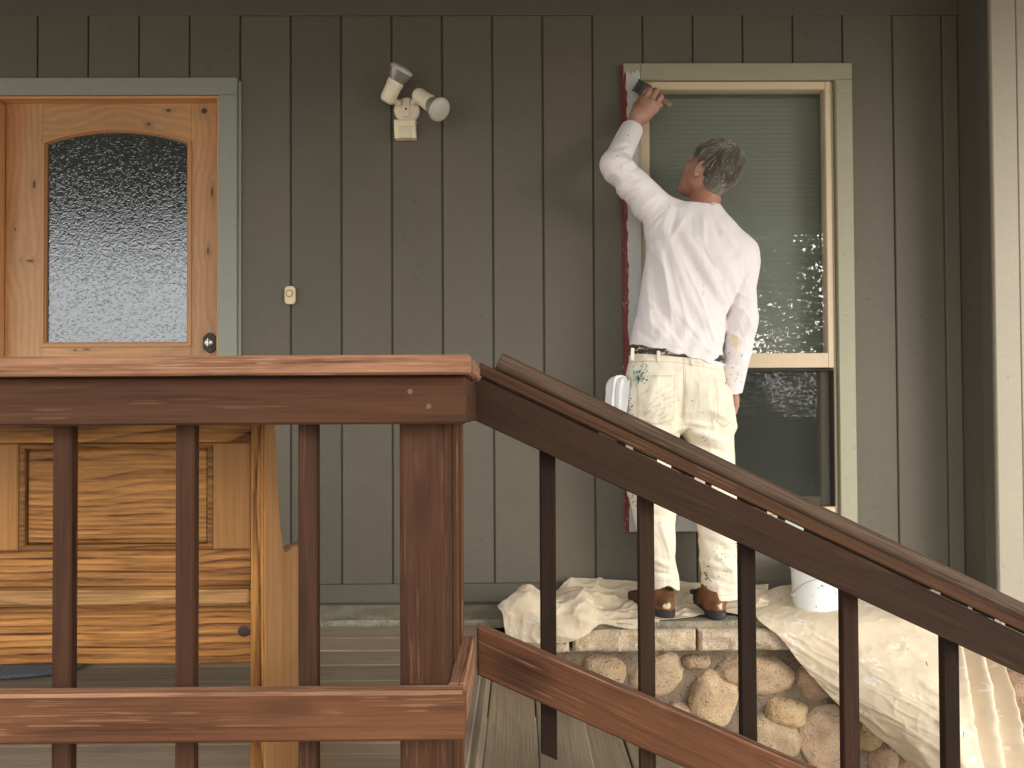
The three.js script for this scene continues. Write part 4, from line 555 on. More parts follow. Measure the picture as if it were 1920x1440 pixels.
// ---------------------------------------------------------------- the painter
{
  const person = thing('person', 'person in white long-sleeved shirt and splattered painter trousers reaching up', 'person', at(1300, 1150, 0.2));
  const J = (px, py, z) => at(px, py, z), PX = 1 / 497;
  // joints
  const shL = J(1247, 412, 0.165), elL = J(1152, 309, 0.245), wrL = J(1190, 233, 0.115);
  const shR = J(1386, 478, 0.20), elR = J(1391, 600, 0.20), wrR = J(1373, 735, 0.165);
  const neck0 = J(1315, 402, 0.175), neck1 = J(1322, 345, 0.155), hc = J(1330, 323, 0.155), HS = 0.985;
  // ---- skin: trunk and limbs under the clothes, head, hands: one figure
  const legL = [J(1232, 770, 0.17), J(1228, 930, 0.17), J(1246, 1110, 0.185)], legR = [J(1318, 770, 0.17), J(1344, 940, 0.165), J(1352, 1120, 0.195)];
  const trunk = (x, y, z) => { let d = cap(x, y, z, J0.pel, J0.chest, 0.105, 0.10); d = smin(d, cap(x, y, z, shL, shR, 0.045, 0.045), 0.03); d = smin(d, cap(x, y, z, neck0, neck1, 0.062, 0.056), 0.03);
    for (const [a, b, q, r] of [[shL, elL, 0.046, 0.036], [elL, wrL, 0.036, 0.027], [shR, elR, 0.042, 0.034], [elR, wrR, 0.033, 0.025], [legL[0], legL[1], 0.075, 0.05], [legL[1], legL[2], 0.05, 0.034], [legR[0], legR[1], 0.075, 0.05], [legR[1], legR[2], 0.05, 0.034]]) d = smin(d, cap(x, y, z, a, b, q, r), 0.025);
    return Math.max(d, -1e9); };
  const J0 = { pel: J(1270, 715, 0.17), chest: J(1295, 500, 0.175) };
  // head frame: F where the face looks, U crown, S the left ear
  const U = V(0.50, 0.86, 0.02).normalize(), F0 = V(-0.67, 0.40, -0.63), F = F0.clone().addScaledVector(U, -F0.dot(U)).normalize(), S = U.clone().cross(F).normalize();
  const HL = (s, u, f) => hc.clone().addScaledVector(S, s * HS).addScaledVector(U, u * HS).addScaledVector(F, f * HS);
  const loc = (x, y, z) => { const a = (x - hc.x) / HS, b = (y - hc.y) / HS, c = (z - hc.z) / HS; return [a * S.x + b * S.y + c * S.z, a * U.x + b * U.y + c * U.z, a * F.x + b * F.y + c * F.z]; };
  const E = (q, s, u, f, rs, ru, rf) => ell(q[0], q[1], q[2], { x: s, y: u, z: f }, [rs, ru, rf]);
  const headF = (x, y, z) => {
    const q = loc(x, y, z), as = Math.abs(q[0]), m = [as, q[1], q[2]];
    let d = E(q, 0, 0.028, -0.012, 0.073, 0.088, 0.092); d = smin(d, E(q, 0, -0.02, 0.03, 0.062, 0.075, 0.062), 0.03); // skull, face
    d = smin(d, E(q, 0, -0.072, 0.045, 0.045, 0.040, 0.045), 0.03); d = smin(d, E(q, 0, -0.094, 0.068, 0.020, 0.018, 0.018), 0.02); // jaw, chin
    d = smin(d, E(m, 0.050, -0.055, 0.005, 0.016, 0.035, 0.030), 0.025);                       // angle of the jaw
    d = smin(d, E(m, 0.030, 0.020, 0.082, 0.024, 0.010, 0.012), 0.014);                        // brow
    d = smin(d, E(m, 0.040, -0.018, 0.068, 0.018, 0.016, 0.014), 0.02);                        // cheekbone
    d = -smin(-d, E(m, 0.031, 0.002, 0.096, 0.017, 0.011, 0.014), 0.012);                      // eye socket
    d = smin(d, E(m, 0.031, 0.002, 0.079, 0.013, 0.009, 0.010), 0.003);
    d = smin(d, cap(q[0], q[1], q[2], { x: 0, y: 0.012, z: 0.090 }, { x: 0, y: -0.030, z: 0.107 }, 0.009, 0.012), 0.012); d = smin(d, E(m, 0.010, -0.033, 0.096, 0.009, 0.007, 0.010), 0.006); // nose
    d = smin(d, E(q, 0, -0.057, 0.087, 0.022, 0.006, 0.010), 0.006); d = smin(d, E(q, 0, -0.069, 0.086, 0.019, 0.007, 0.010), 0.006); // lips
    const nk = cap(x, y, z, neck0, HL(0, -0.045, -0.030), 0.062, 0.054); d = smin(d, nk, 0.03);
    // ear: a tilted dish with a rim
    const er = [m[0] - 0.074, m[1] + 0.030, m[2] + 0.008]; const lean = er[2] * 0.94 + er[0] * 0.55, out = er[0] * 0.86 - er[2] * 0.5, yy = er[1] + 0.18 * lean;
    const rad = Math.hypot(lean / 0.0195, yy / 0.034), rim = Math.hypot((rad - 0.82) * 0.021, out - 0.008) - 0.0046, dish = Math.max(Math.hypot(lean / 0.017, yy / 0.030, (out - 0.001) / 0.0065) - 1, 0) * 0.006 - 0.0005;
    const lobe = Math.hypot(lean - 0.004, yy + 0.027, out - 0.004) - 0.0075; d = smin(d, Math.min(smin(rim, lobe, 0.008), dish), 0.004);
    return d;
  };
  // hands: chains of joints; the left closes round the brush handle, the right hangs loosely
  const fingers = (list) => (x, y, z) => { let d = 1e9; for (const ch of list) { let e = 1e9; for (let i = 0; i + 1 < ch.p.length; i++) e = smin(e, cap(x, y, z, ch.p[i], ch.p[i + 1], ch.r[i], ch.r[i + 1]), 0.004); d = ch.palm ? smin(d, e, ch.k ?? 0.016) : Math.min(d, e) < d - 0.02 ? e : smin(d, e, 0.0035); } return d; };
  const hL = fingers([
    { palm: 1, p: [J(1186, 240, 0.115), J(1197, 215, 0.108)], r: [0.027, 0.031] }, { palm: 1, p: [J(1195, 216, 0.110), J(1208, 190, 0.110)], r: [0.026, 0.018] }, { palm: 1, p: [J(1202, 217, 0.112), J(1221, 193, 0.116)], r: [0.026, 0.018] }, { palm: 1, p: [J(1207, 220, 0.108), J(1229, 203, 0.108)], r: [0.024, 0.017] },
    { p: [J(1207, 190, 0.112), J(1218.5, 170.5, 0.105), J(1215, 166, 0.078), J(1208, 174, 0.062)], r: [0.0125, 0.0108, 0.0095, 0.008] },
    { p: [J(1219, 191, 0.116), J(1231, 171.5, 0.108), J(1228, 168, 0.076), J(1219, 178, 0.060)], r: [0.0125, 0.0112, 0.0095, 0.008] },
    { p: [J(1228, 199, 0.112), J(1239.5, 182, 0.102), J(1236, 180, 0.074), J(1228, 190, 0.060)], r: [0.0122, 0.0108, 0.009, 0.0076] },
    { p: [J(1228, 208, 0.100), J(1238, 197, 0.086), J(1233, 194, 0.066), J(1226, 200, 0.056)], r: [0.011, 0.0095, 0.008, 0.007] },
    { p: [J(1192, 218, 0.098), J(1192, 198, 0.075), J(1203, 183, 0.060), J(1213, 178, 0.056)], r: [0.0165, 0.0125, 0.0105, 0.0085] }]);
  const hR = fingers([
    { palm: 1, p: [J(1373, 733, 0.165), J(1373, 752, 0.160)], r: [0.024, 0.025] }, { palm: 1, p: [J(1375, 748, 0.172), J(1375, 772, 0.178)], r: [0.017, 0.014] }, { palm: 1, p: [J(1373, 748, 0.160), J(1372, 776, 0.158)], r: [0.018, 0.014] }, { palm: 1, p: [J(1370, 748, 0.150), J(1369, 774, 0.140)], r: [0.017, 0.013] },
    { p: [J(1375, 770, 0.182), J(1374, 790, 0.184), J(1369, 802, 0.180), J(1365, 809, 0.172)], r: [0.0105, 0.0095, 0.0085, 0.007] },
    { p: [J(1373, 775, 0.166), J(1371, 797, 0.166), J(1366, 810, 0.161), J(1362, 816, 0.154)], r: [0.0112, 0.010, 0.009, 0.0075] },
    { p: [J(1371, 775, 0.150), J(1369, 798, 0.148), J(1364, 810, 0.143), J(1360, 816, 0.137)], r: [0.0112, 0.010, 0.009, 0.0075] },
    { p: [J(1369, 773, 0.135), J(1366, 793, 0.131), J(1362, 803, 0.127), J(1359, 808, 0.122)], r: [0.010, 0.0088, 0.0078, 0.0068] },
    { p: [J(1378, 745, 0.182), J(1380, 760, 0.192), J(1377, 772, 0.192), J(1373, 778, 0.187)], r: [0.014, 0.0115, 0.0100, 0.0085] }]);
  const skin = (x, y, z) => { const q = n3(x * 60, y * 60, z * 60, 31) - 0.5, p = n3(x * 18, y * 18, z * 18, 32) - 0.5; const k = 1 + 0.18 * q + 0.26 * p; return [0.40 * k, 0.215 * k * (1 - 0.1 * p), 0.150 * k * (1 - 0.15 * p)]; };
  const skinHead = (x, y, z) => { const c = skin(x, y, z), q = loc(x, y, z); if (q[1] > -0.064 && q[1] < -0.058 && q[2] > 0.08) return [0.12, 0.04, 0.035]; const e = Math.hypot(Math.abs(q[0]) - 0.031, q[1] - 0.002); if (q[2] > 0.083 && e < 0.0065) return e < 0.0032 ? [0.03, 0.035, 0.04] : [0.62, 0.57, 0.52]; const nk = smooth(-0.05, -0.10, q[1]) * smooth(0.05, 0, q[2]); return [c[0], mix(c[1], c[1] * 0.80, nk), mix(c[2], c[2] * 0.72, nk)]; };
  const box = (p, r) => [[p.x - r, p.y - r, p.z - r], [p.x + r, p.y + r, p.z + r]];
  const hb = box(hc, 0.15); hb[0][1] -= 0.10;
  const bodyParts = [surface((x, y, z) => Math.max(trunk(x, y, z), y - ay(392, 0.17, 1315)), [-0.2 + ax(1200, 0.2), 0.05, -0.02], [ax(1460, 0.2), ay(200, 0.2), 0.36], 0.013, skin), surface((x, y, z) => Math.max(headF(x, y, z), neck0.y - 0.03 - y), hb[0], hb[1], 0.0032, skinHead),
    surface(hL, ...box(J(1212, 203, 0.09), 0.085), 0.0028, skin), surface(hR, ...box(J(1371, 772, 0.16), 0.105), 0.003, skin)];
  const body = add(person, 'body', mergeGeometries(bodyParts), std({ vertexColors: true, roughness: 0.55 }));
  // ---- generalized cylinders from the outline: [photo y, left x, right x, z centre, half depth]
  const table = rows => { const t = rows.map(([py, l, r, z, b]) => { const A = J(l, py, z), B = J(r, py, z); return [(A.y + B.y) / 2, (A.x + B.x) / 2, (B.x - A.x) / 2, z, b]; }).sort((a, b) => a[0] - b[0]);
    return (x, y, z) => { let i = 0; while (i < t.length - 2 && y > t[i + 1][0]) i++; const a = t[i], b = t[i + 1]; let k = clamp((y - a[0]) / (b[0] - a[0])); const cx = mix(a[1], b[1], k), w = mix(a[2], b[2], k), cz = mix(a[3], b[3], k), dp = mix(a[4], b[4], k); const qx = Math.abs(x - cx) / w, qz = Math.abs(z - cz) / dp; const e = 2.3; const r = Math.pow(Math.pow(qx, e) + Math.pow(qz, e), 1 / e); const d = (r - 1) * Math.min(w, dp) * (0.7 + 0.3 * Math.min(1, r)); const ov = Math.max(y - t[t.length - 1][0], t[0][0] - y); return ov > 0 ? Math.hypot(Math.max(d, 0), ov) : d; }; };
  // folds: lines of the photograph [x, y, x, y, width, height in mm]
  const ridge = list => { const R = list.map(([a, b, c, d, w, h]) => { const p = J(a, b, 0.28), q = J(c, d, 0.28); return [p.x, p.y, q.x - p.x, q.y - p.y, w * PX, h / 1000]; }); return (x, y) => { let s = 0; for (const [ax2, ay2, bx, by, w, h] of R) { const qx = x - ax2, qy = y - ay2, t = clamp((qx * bx + qy * by) / (bx * bx + by * by)); const e = Math.hypot(qx - bx * t, qy - by * t) / w; if (e < 2.4) s += h * Math.exp(-e * e) * Math.sin(Math.PI * clamp(0.12 + 0.76 * t)); } return s; }; };
  // ---- shirt
  const torso = table([[388, 1270, 1350, 0.170, 0.072], [404, 1250, 1362, 0.172, 0.085], [425, 1228, 1381, 0.178, 0.10], [455, 1214, 1402, 0.182, 0.115], [495, 1208, 1413, 0.185, 0.122], [535, 1203, 1400, 0.185, 0.122], [565, 1198, 1381, 0.183, 0.121], [590, 1193, 1366, 0.182, 0.120], [620, 1186, 1357, 0.180, 0.120], [650, 1180, 1354, 0.178, 0.122], [700, 1176, 1350, 0.178, 0.124]]);
  const shirtFolds = ridge([
    [1392, 535, 1368, 598, 4, -8], [1402, 505, 1380, 560, 5, -4], [1240, 470, 1262, 640, 3.5, 5], [1252, 470, 1292, 630, 3.5, 4], [1268, 470, 1330, 600, 3.5, 5], [1290, 440, 1350, 520, 4, -5], [1215, 520, 1222, 630, 3.5, 4], [1310, 560, 1345, 650, 3.5, 5], [1272, 600, 1330, 665, 3.5, -4], [1200, 560, 1206, 630, 4, -4], [1232, 600, 1280, 655, 3, 4],
    [1134, 352, 1176, 352, 3, 5], [1150, 375, 1200, 352, 3, -5], [1198, 408, 1240, 372, 3, 5], [1214, 424, 1256, 384, 3, -5], [1170, 330, 1196, 310, 3.5, -6], [1160, 318, 1192, 300, 3, 5], [1147, 290, 1186, 270, 3, 4], [1365, 610, 1400, 640, 3, 4], [1362, 655, 1398, 640, 3, -4], [1360, 680, 1392, 690, 3, 4], [1375, 540, 1412, 560, 3, 4],
    [1246, 430, 1290, 560, 9, 11], [1262, 425, 1330, 570, 8, -8], [1232, 450, 1262, 590, 8, 9], [1280, 430, 1350, 560, 10, 9], [1222, 470, 1240, 600, 7, -7], [1300, 500, 1358, 590, 8, -8], [1290, 560, 1350, 640, 9, 8], [1250, 560, 1320, 650, 8, 7], [1225, 560, 1280, 650, 7, -6], [1210, 590, 1250, 640, 7, 7], [1195, 610, 1230, 645, 5, -5],
    [1318, 398, 1318, 455, 5, 5], [1335, 402, 1350, 460, 5, -4], [1300, 402, 1292, 450, 5, -4], [1285, 405, 1262, 440, 5, 6], [1350, 420, 1380, 470, 7, 5], [1260, 385, 1240, 430, 6, 8], [1272, 392, 1258, 440, 4, -7], [1365, 500, 1398, 470, 9, 6], [1340, 470, 1385, 540, 12, 7],
    [1128, 330, 1190, 322, 5, 7], [1133, 345, 1196, 335, 5, -7], [1140, 300, 1186, 300, 5, 6], [1150, 280, 1190, 285, 5, -4], [1155, 262, 1188, 262, 5, 4], [1155, 368, 1205, 340, 6, 7], [1170, 385, 1222, 350, 6, -8], [1188, 400, 1236, 360, 6, 8], [1206, 418, 1248, 370, 6, -7], [1222, 430, 1258, 378, 6, 6], [1140, 318, 1170, 340, 6, 5], 
    [1372, 560, 1408, 590, 6, 5], [1370, 590, 1408, 570, 6, -5], [1362, 640, 1400, 620, 6, 5], [1358, 670, 1396, 655, 6, -4], [1362, 700, 1388, 690, 5, 4], [1395, 500, 1402, 640, 9, -4], [1300, 640, 1350, 670, 6, 5], [1230, 650, 1300, 662, 6, -5]]);
  const hemA = J(1176, 640, 0.28), hemB = J(1354, 687, 0.28), hemN = [-(hemB.y - hemA.y), hemB.x - hemA.x]; { const l = Math.hypot(...hemN); hemN[0] /= l; hemN[1] /= l; }
  const cuffL = J(1183, 246, 0.125), cuffLd = wrL.clone().sub(elL).normalize(), cuffR = J(1374, 737, 0.165), cuffRd = wrR.clone().sub(elR).normalize();
  const shirtF = (x, y, z) => {
    let d = torso(x, y, z);
    if (Math.min(Math.abs(d), Math.abs(cap(x, y, z, shL, elL, 0.077, 0.053)), Math.abs(cap(x, y, z, elL, wrL, 0.051, 0.044)), Math.abs(cap(x, y, z, shR, elR, 0.062, 0.056)), Math.abs(cap(x, y, z, elR, wrR, 0.056, 0.040))) > 0.055) return Math.min(d, cap(x, y, z, shL, elL, 0.077, 0.053), cap(x, y, z, elL, wrL, 0.051, 0.044), cap(x, y, z, shR, elR, 0.062, 0.056), cap(x, y, z, elR, wrR, 0.056, 0.040)) > 0 ? 0.05 : -0.05;
    const fb = y < hemA.y + 0.13 ? 0.0025 * Math.sin((x * 0.9 - y * 0.5) * 85 + 4 * n3(x * 12, y * 12, 2, 41)) * smooth(0.13, 0.02, y - hemA.y) : 0;
    let l = smin(cap(x, y, z, shL, elL, 0.077, 0.053), cap(x, y, z, elL, wrL, 0.051, 0.044), 0.02); l = Math.max(l, (x - cuffL.x) * cuffLd.x + (y - cuffL.y) * cuffLd.y + (z - cuffL.z) * cuffLd.z);
    let r = smin(cap(x, y, z, shR, elR, 0.062, 0.056), cap(x, y, z, elR, wrR, 0.056, 0.040), 0.03); r = Math.max(r, (x - cuffR.x) * cuffRd.x + (y - cuffR.y) * cuffRd.y + (z - cuffR.z) * cuffRd.z);
    d = Math.max(d, -((x - hemA.x) * hemN[0] + (y - hemA.y) * hemN[1]));
    d = smin(d, l, 0.07); d = smin(d, r, mix(0.004, 0.055, smooth(shR.y - 0.20, shR.y - 0.05, y)));
    const w1 = n3((x * 0.55 + y * 0.83) * 9, (x * 0.83 - y * 0.55) * 34, z * 14, 42) - 0.5, w2 = n3(x * 30, y * 22, z * 30, 43) - 0.5;
    d -= shirtFolds(x, y) * 0.85 + 0.0035 * w1 + 0.002 * w2 + fb;
    const nk = cap(x, y, z, neck0, neck1, 0.064, 0.060); d = Math.max(d, -(nk - 0.003));
    return d;
  };
  const cv = (w, h, bg) => { const c = document.createElement('canvas'); c.width = w; c.height = h; const x = c.getContext('2d'); x.fillStyle = bg; x.fillRect(0, 0, w, h); return [c, x]; };
  const crumple = (fx, fy, s) => tex(640, 960, (u, v) => { const R = n => Math.pow(1 - Math.abs(2 * n - 1), 3); const a = u * 0.8 + v * 0.6, b = -u * 0.6 + v * 0.8; const wv = 0.5 + 0.5 * Math.sin(u * 1500) * Math.sin(v * 2300); return [1, 1, 1, clamp(0.36 * n2(a * fx, b * fy, 999, 999, s) + 0.30 * R(n2(a * fx * 1.6 + 7, b * fy * 0.7, 999, 999, s + 1)) + 0.16 * R(n2(u * fx * 2.6, v * fy * 1.1 + u * 4, 999, 999, s + 2)) + 0.10 * n2(u * 46, v * 46, 999, 999, s + 3) + 0.02 * wv)]; }).bump;
  const planar = (geo, l, t, r, b) => { const A = J(l, b, 0.25), B = J(r, t, 0.25); return planarUV(geo, A.x, A.y, B.x - A.x, B.y - A.y); };
  const cloth = (c) => { const t = new THREE.CanvasTexture(c); t.colorSpace = THREE.SRGBColorSpace; return t; };
  { const [c, x] = cv(1024, 1024, '#e4dddd'); const X = q => (q - 1110) / 330 * 1024, Y = q => (q - 220) / 540 * 1024; seed = 17; // few stains
    for (let i = 0; i < 90; i++) { x.fillStyle = ['rgba(205,195,170,.35)', 'rgba(215,212,205,.5)', 'rgba(190,185,175,.3)'][i % 3]; x.beginPath(); x.ellipse(rr(0, 1024), rr(0, 1024), rr(2, 12), rr(2, 20), rr(0, 3), 0, 7); x.fill(); }
    for (const [a, b, q, w] of [[1376, 640, 8, 12], [1380, 648, 6, 7], [1372, 634, 4, 6]]) { x.fillStyle = 'rgba(226,200,150,.32)'; x.beginPath(); x.ellipse(X(a), Y(b), q * 3, w * 1.9, 0.3, 0, 7); x.fill(); }
    for (const [a, b, q] of [[1182, 249, 1.3], [1170, 285, .8], [1390, 667, 1.2], [1374, 690, 1.1], [1384, 700, .8], [1366, 712, .9], [1380, 716, .7], [1155, 300, .8]]) { x.fillStyle = '#3b3833'; x.beginPath(); x.ellipse(X(a), Y(b), q * 3.1, q * 1.9, 0.6, 0, 7); x.fill(); }
    for (let i = 0; i < 60; i++) { x.fillStyle = ['#9a948a', '#6f6a62', '#b9ae98'][i % 3]; const a = X(rr(1355, 1395)), b = Y(rr(660, 735)); x.fillRect(a, b, rr(1, 5), rr(1, 4)); }
    for (let i = 0; i < 40; i++) { x.fillStyle = 'rgba(170,155,125,.5)'; x.fillRect(X(rr(1130, 1195)), Y(rr(245, 345)), rr(2, 6), rr(2, 5)); }
    const g = planar(surface(shirtF, [ax(1090, 0.2), ay(735, 0.16) - 0.02, 0.0], [ax(1445, 0.2), ay(222, 0.1), 0.36], 0.0062), 1110, 220, 1440, 760);
    const sh = add(person, 'shirt', g, std({ map: cloth(c), bumpMap: crumple(11, 7, 321), bumpScale: 0.006, roughness: 0.9 }));
    const col = new THREE.TorusGeometry(0.0655, 0.0062, 8, 48); col.rotateX(Math.PI / 2); col.scale(1, 1.5, 1.0); col.rotateZ(-0.10); col.rotateX(0.22); const cc = J(1316, 387, 0.168); col.translate(cc.x, cc.y, cc.z); add(sh, 'collar', planar(col, 1110, 220, 1440, 760), sh.material); }
  // ---- trousers
  const hip = table([[652, 1185, 1343, 0.175, 0.108], [690, 1177, 1354, 0.176, 0.116], [730, 1173, 1362, 0.178, 0.122], [770, 1171, 1368, 0.178, 0.118], [800, 1172, 1370, 0.176, 0.100]]);
  const tl = table([[740, 1180, 1272, 0.178, 0.10], [800, 1173, 1277, 0.176, 0.104], [860, 1173, 1275, 0.172, 0.104], [920, 1176, 1270, 0.170, 0.098], [980, 1190, 1266, 0.172, 0.088], [1040, 1203, 1264, 0.182, 0.080], [1072, 1208, 1270, 0.186, 0.078], [1108, 1213, 1273, 0.188, 0.074]]);
  const tr = table([[740, 1276, 1364, 0.178, 0.10], [800, 1279, 1371, 0.176, 0.104], [860, 1282, 1375, 0.172, 0.100], [920, 1294, 1380, 0.168, 0.092], [980, 1307, 1386, 0.168, 0.084], [1040, 1312, 1389, 0.180, 0.080], [1090, 1317, 1390, 0.186, 0.080], [1130, 1322, 1385, 0.190, 0.077]]);
  const bumL = J(1226, 742, 0.215), bumR = J(1313, 748, 0.218);
  const pantFolds = ridge([[1278, 800, 1200, 850, 8, 7], [1276, 815, 1330, 850, 6, -6], [1285, 808, 1370, 830, 7, 8], [1285, 825, 1365, 850, 6, -7], [1278, 792, 1340, 800, 5, 6], [1200, 800, 1255, 812, 6, 6], [1185, 830, 1250, 845, 6, -5], [1230, 700, 1205, 780, 9, 5], [1262, 720, 1275, 790, 7, -8], [1278, 700, 1278, 780, 5, -6], [1330, 770, 1365, 785, 6, 6], [1320, 860, 1372, 880, 8, 6], [1320, 985, 1384, 1000, 8, 5], [1318, 1010, 1386, 1040, 7, -5], [1325, 1060, 1388, 1070, 6, 6], [1322, 1085, 1384, 1100, 5, -5], [1330, 1105, 1386, 1090, 4, 5], [1225, 1050, 1262, 1066, 5, 6], [1225, 1075, 1272, 1082, 4, -5], [1240, 985, 1266, 1060, 6, 6], [1215, 900, 1262, 930, 8, 5], [1205, 960, 1264, 975, 7, -4], [1345, 1040, 1380, 1075, 5, 5], [1195, 670, 1250, 680, 5, 4], [1290, 672, 1345, 684, 5, 4]]);
  const beltTilt = (x) => ay(664.5, 0.2, 1265) - (x - ax(1265, 0.2)) * 0.11;   // the waist slopes a little to the right
  const pkA = J(1192, 704, 0.28), pkB = J(1262, 796, 0.28), pkC = J(1334, 712, 0.28), pkD = J(1368, 800, 0.28);
  const hemL = J(1245, 1098, 0.2), hemR = J(1355, 1122, 0.2);
  const pantF = (x, y, z) => {
    let d = smin(hip(x, y, z), Math.min(ell(x, y, z, bumL, [0.10, 0.095, 0.10]), ell(x, y, z, bumR, [0.092, 0.095, 0.10])), 0.03);
    let a = Math.max(tl(x, y, z), hemL.y - 0.10 * (x - hemL.x) + 0.010 * Math.sin(x * 60) - y), b = Math.max(tr(x, y, z), hemR.y + 0.05 * Math.abs(x - hemR.x) - y);
    d = smin(d, smin(a, b, 0.012), 0.045); d = Math.max(d, y - beltTilt(x) - 0.009);
    if (Math.abs(d) > 0.05) return d;
    let pk = 0; if (z > 0.2) for (const [p, q] of [[pkA, pkB], [pkC, pkD]]) { const e = Math.min(x - p.x, q.x - x, p.y - y, y - q.y); pk = Math.max(pk, 0.0028 * smooth(0, 0.004, e)); }
    const w1 = n3((x + y * 0.3) * 26, (y - x * 0.5) * 13, z * 20, 45) - 0.5, w2 = n3(x * 45, y * 34, z * 45, 46) - 0.5;
    return d - pantFolds(x, y) * 1.4 - 0.0065 * w1 - 0.0035 * w2 - pk;
  };
  { const [c, x] = cv(1024, 2048, '#e6dcc9'); const X = q => (q - 1150) / 260 * 1024, Y = q => (q - 630) / 520 * 2048, S2 = 1024 / 260; seed = 23;
    for (let i = 0; i < 420; i++) { x.fillStyle = ['rgba(240,232,215,.25)', 'rgba(205,190,160,.16)', 'rgba(225,214,190,.2)'][i % 3]; x.beginPath(); x.ellipse(rr(0, 1024), rr(0, 2048), rr(8, 60), rr(8, 80), rr(0, 3), 0, 7); x.fill(); }
    const sm = (a, b, n, w, h, col) => { for (let i = 0; i < n; i++) { x.fillStyle = col[Math.floor(rnd() * col.length)]; x.beginPath(); const r = (rnd() + rnd() + rnd() - 1.5) / 1.5, q = (rnd() + rnd() + rnd() - 1.5) / 1.5; x.ellipse(X(a + r * w), Y(b + q * h), rr(0.6, 2.6) * S2 * 0.45, rr(0.4, 3.4) * S2 * 0.45, rr(0, 3), 0, 7); x.fill(); } };
    sm(1226, 760, 90, 34, 40, ['rgba(120,95,55,.18)', 'rgba(140,112,66,.2)', 'rgba(95,80,55,.15)']); for (let i = 0; i < 26; i++) { x.strokeStyle = 'rgba(120,98,62,.09)'; x.lineWidth = rr(8, 22); x.lineCap = 'round'; x.beginPath(); const a = rr(1200, 1250), b = rr(725, 790); x.moveTo(X(a), Y(b)); x.lineTo(X(a + rr(6, 16)), Y(b - rr(4, 14))); x.stroke(); }
    sm(1200, 708, 60, 18, 20, ['#3f7f73', '#2d5f58', '#79a79a', '#4a4a46', '#8f9c92']); for (let i = 0; i < 16; i++) { x.fillStyle = ['rgba(63,127,115,.75)', 'rgba(45,95,88,.8)', 'rgba(121,167,154,.6)'][i % 3]; x.beginPath(); x.ellipse(X(rr(1190, 1214)), Y(rr(690, 724)), rr(3, 9), rr(6, 22), rr(-0.3, 0.9), 0, 7); x.fill(); } sm(1205, 690, 30, 22, 22, ['#4d8a7d', '#6d8f86', '#59605a']); sm(1182, 760, 24, 10, 40, ['#7d6a48', '#8d8066', '#5c5a50']);
    sm(1290, 820, 40, 80, 120, ['#8f7d5c', '#a39473', '#b8a98a']); sm(1300, 900, 60, 100, 250, ['#8f8a7c', '#6f6a5f', '#b3a78e', '#55524c']);
    sm(1380, 1040, 46, 9, 70, ['#35506a', '#3c3a38', '#5d7f86', '#6a6a66']); sm(1325, 1075, 14, 8, 40, ['#2c2b2c', '#474440']); sm(1350, 1060, 30, 36, 60, ['#5a5650', '#8a8374', '#3a3a3a']); sm(1190, 930, 40, 18, 40, ['#3a3f3c', '#58645e', '#2f3030', '#8a7c60']); sm(1365, 900, 20, 12, 50, ['#6a6a66', '#8a8374']);
    const line = (w, col, pts) => { x.strokeStyle = col; x.lineWidth = w; x.beginPath(); pts.forEach(([a, b], i) => i ? x.lineTo(X(a), Y(b)) : x.moveTo(X(a), Y(b))); x.stroke(); };
    const st = 'rgba(150,132,100,.75)'; for (const o of [0, 2.4]) { line(2.4, st, [[1193 + o, 705 + o], [1195 + o, 785], [1226, 797 - o], [1260 - o, 787], [1262 - o, 705 + o], [1193 + o, 705 + o]]); line(2.4, st, [[1335 + o, 713 + o], [1337 + o, 792], [1352, 801 - o], [1367, 793]]); }
    line(2.5, st, [[1184, 676], [1265, 680], [1348, 694]]); line(3, 'rgba(140,122,92,.8)', [[1278, 668], [1279, 740], [1277, 790]]); line(2, st, [[1281, 668], [1282, 740]]); line(2, st, [[1376, 820], [1386, 960], [1388, 1100]]); line(2, st, [[1318, 1112], [1350, 1117], [1386, 1112]]); line(2, st, [[1216, 1087], [1272, 1090]]);
    x.strokeStyle = '#2c2b2c'; x.lineWidth = 5; x.beginPath(); x.moveTo(X(1322), Y(1078)); x.quadraticCurveTo(X(1326), Y(1088), X(1331), Y(1092)); x.stroke(); x.beginPath(); x.moveTo(X(1324), Y(1103)); x.quadraticCurveTo(X(1321), Y(1110), X(1328), Y(1116)); x.stroke();
    const g = planar(surface(pantF, [ax(1150, 0.2), ay(1140, 0.2), 0.02], [ax(1410, 0.2), ay(640, 0.2), 0.36], 0.0062), 1150, 630, 1410, 1150);
    const m = std({ map: cloth(c), bumpMap: crumple(8, 14, 331), bumpScale: 0.0065, roughness: 0.92 }); const tro = add(person, 'trousers', g, m);
    const loop = (a, b, c2, d2) => { const p = J(a, b, 0.3), q = J(c2, d2, 0.3); const zt = (s) => { const X3 = mix(p.x, q.x, s), Y3 = mix(p.y, q.y, s); for (let z = 0.36; z > 0.1; z -= 0.001) if (Math.min(pantF(X3, Math.min(Y3, beltTilt(X3) + 0.008), z), 1) < 0) return z + 0.005; return 0.29; }; const L = p.distanceTo(q), g3 = new RoundedBoxGeometry(0.013, L, 0.005, 2, 0.0022); g3.rotateZ(Math.atan2(q.x - p.x, p.y - q.y) * 1); g3.translate((p.x + q.x) / 2, (p.y + q.y) / 2, zt(0.7)); return planar(g3, 1150, 630, 1410, 1150); };
    add(tro, 'belt_loop', loop(1187, 652, 1186, 676), m); add(tro, 'belt_loop', loop(1297, 664, 1299, 686), m); add(tro, 'belt_loop', loop(1236, 657, 1236, 679), m); 
    { const p = J(1362, 722, 0.27), g4 = new RoundedBoxGeometry(0.010, 0.026, 0.006, 2, 0.002); g4.translate(p.x, p.y, p.z - 0.02); add(tro, 'pocket_tag', g4, plain(0.16, 0.11, 0.02, 0.7)); }
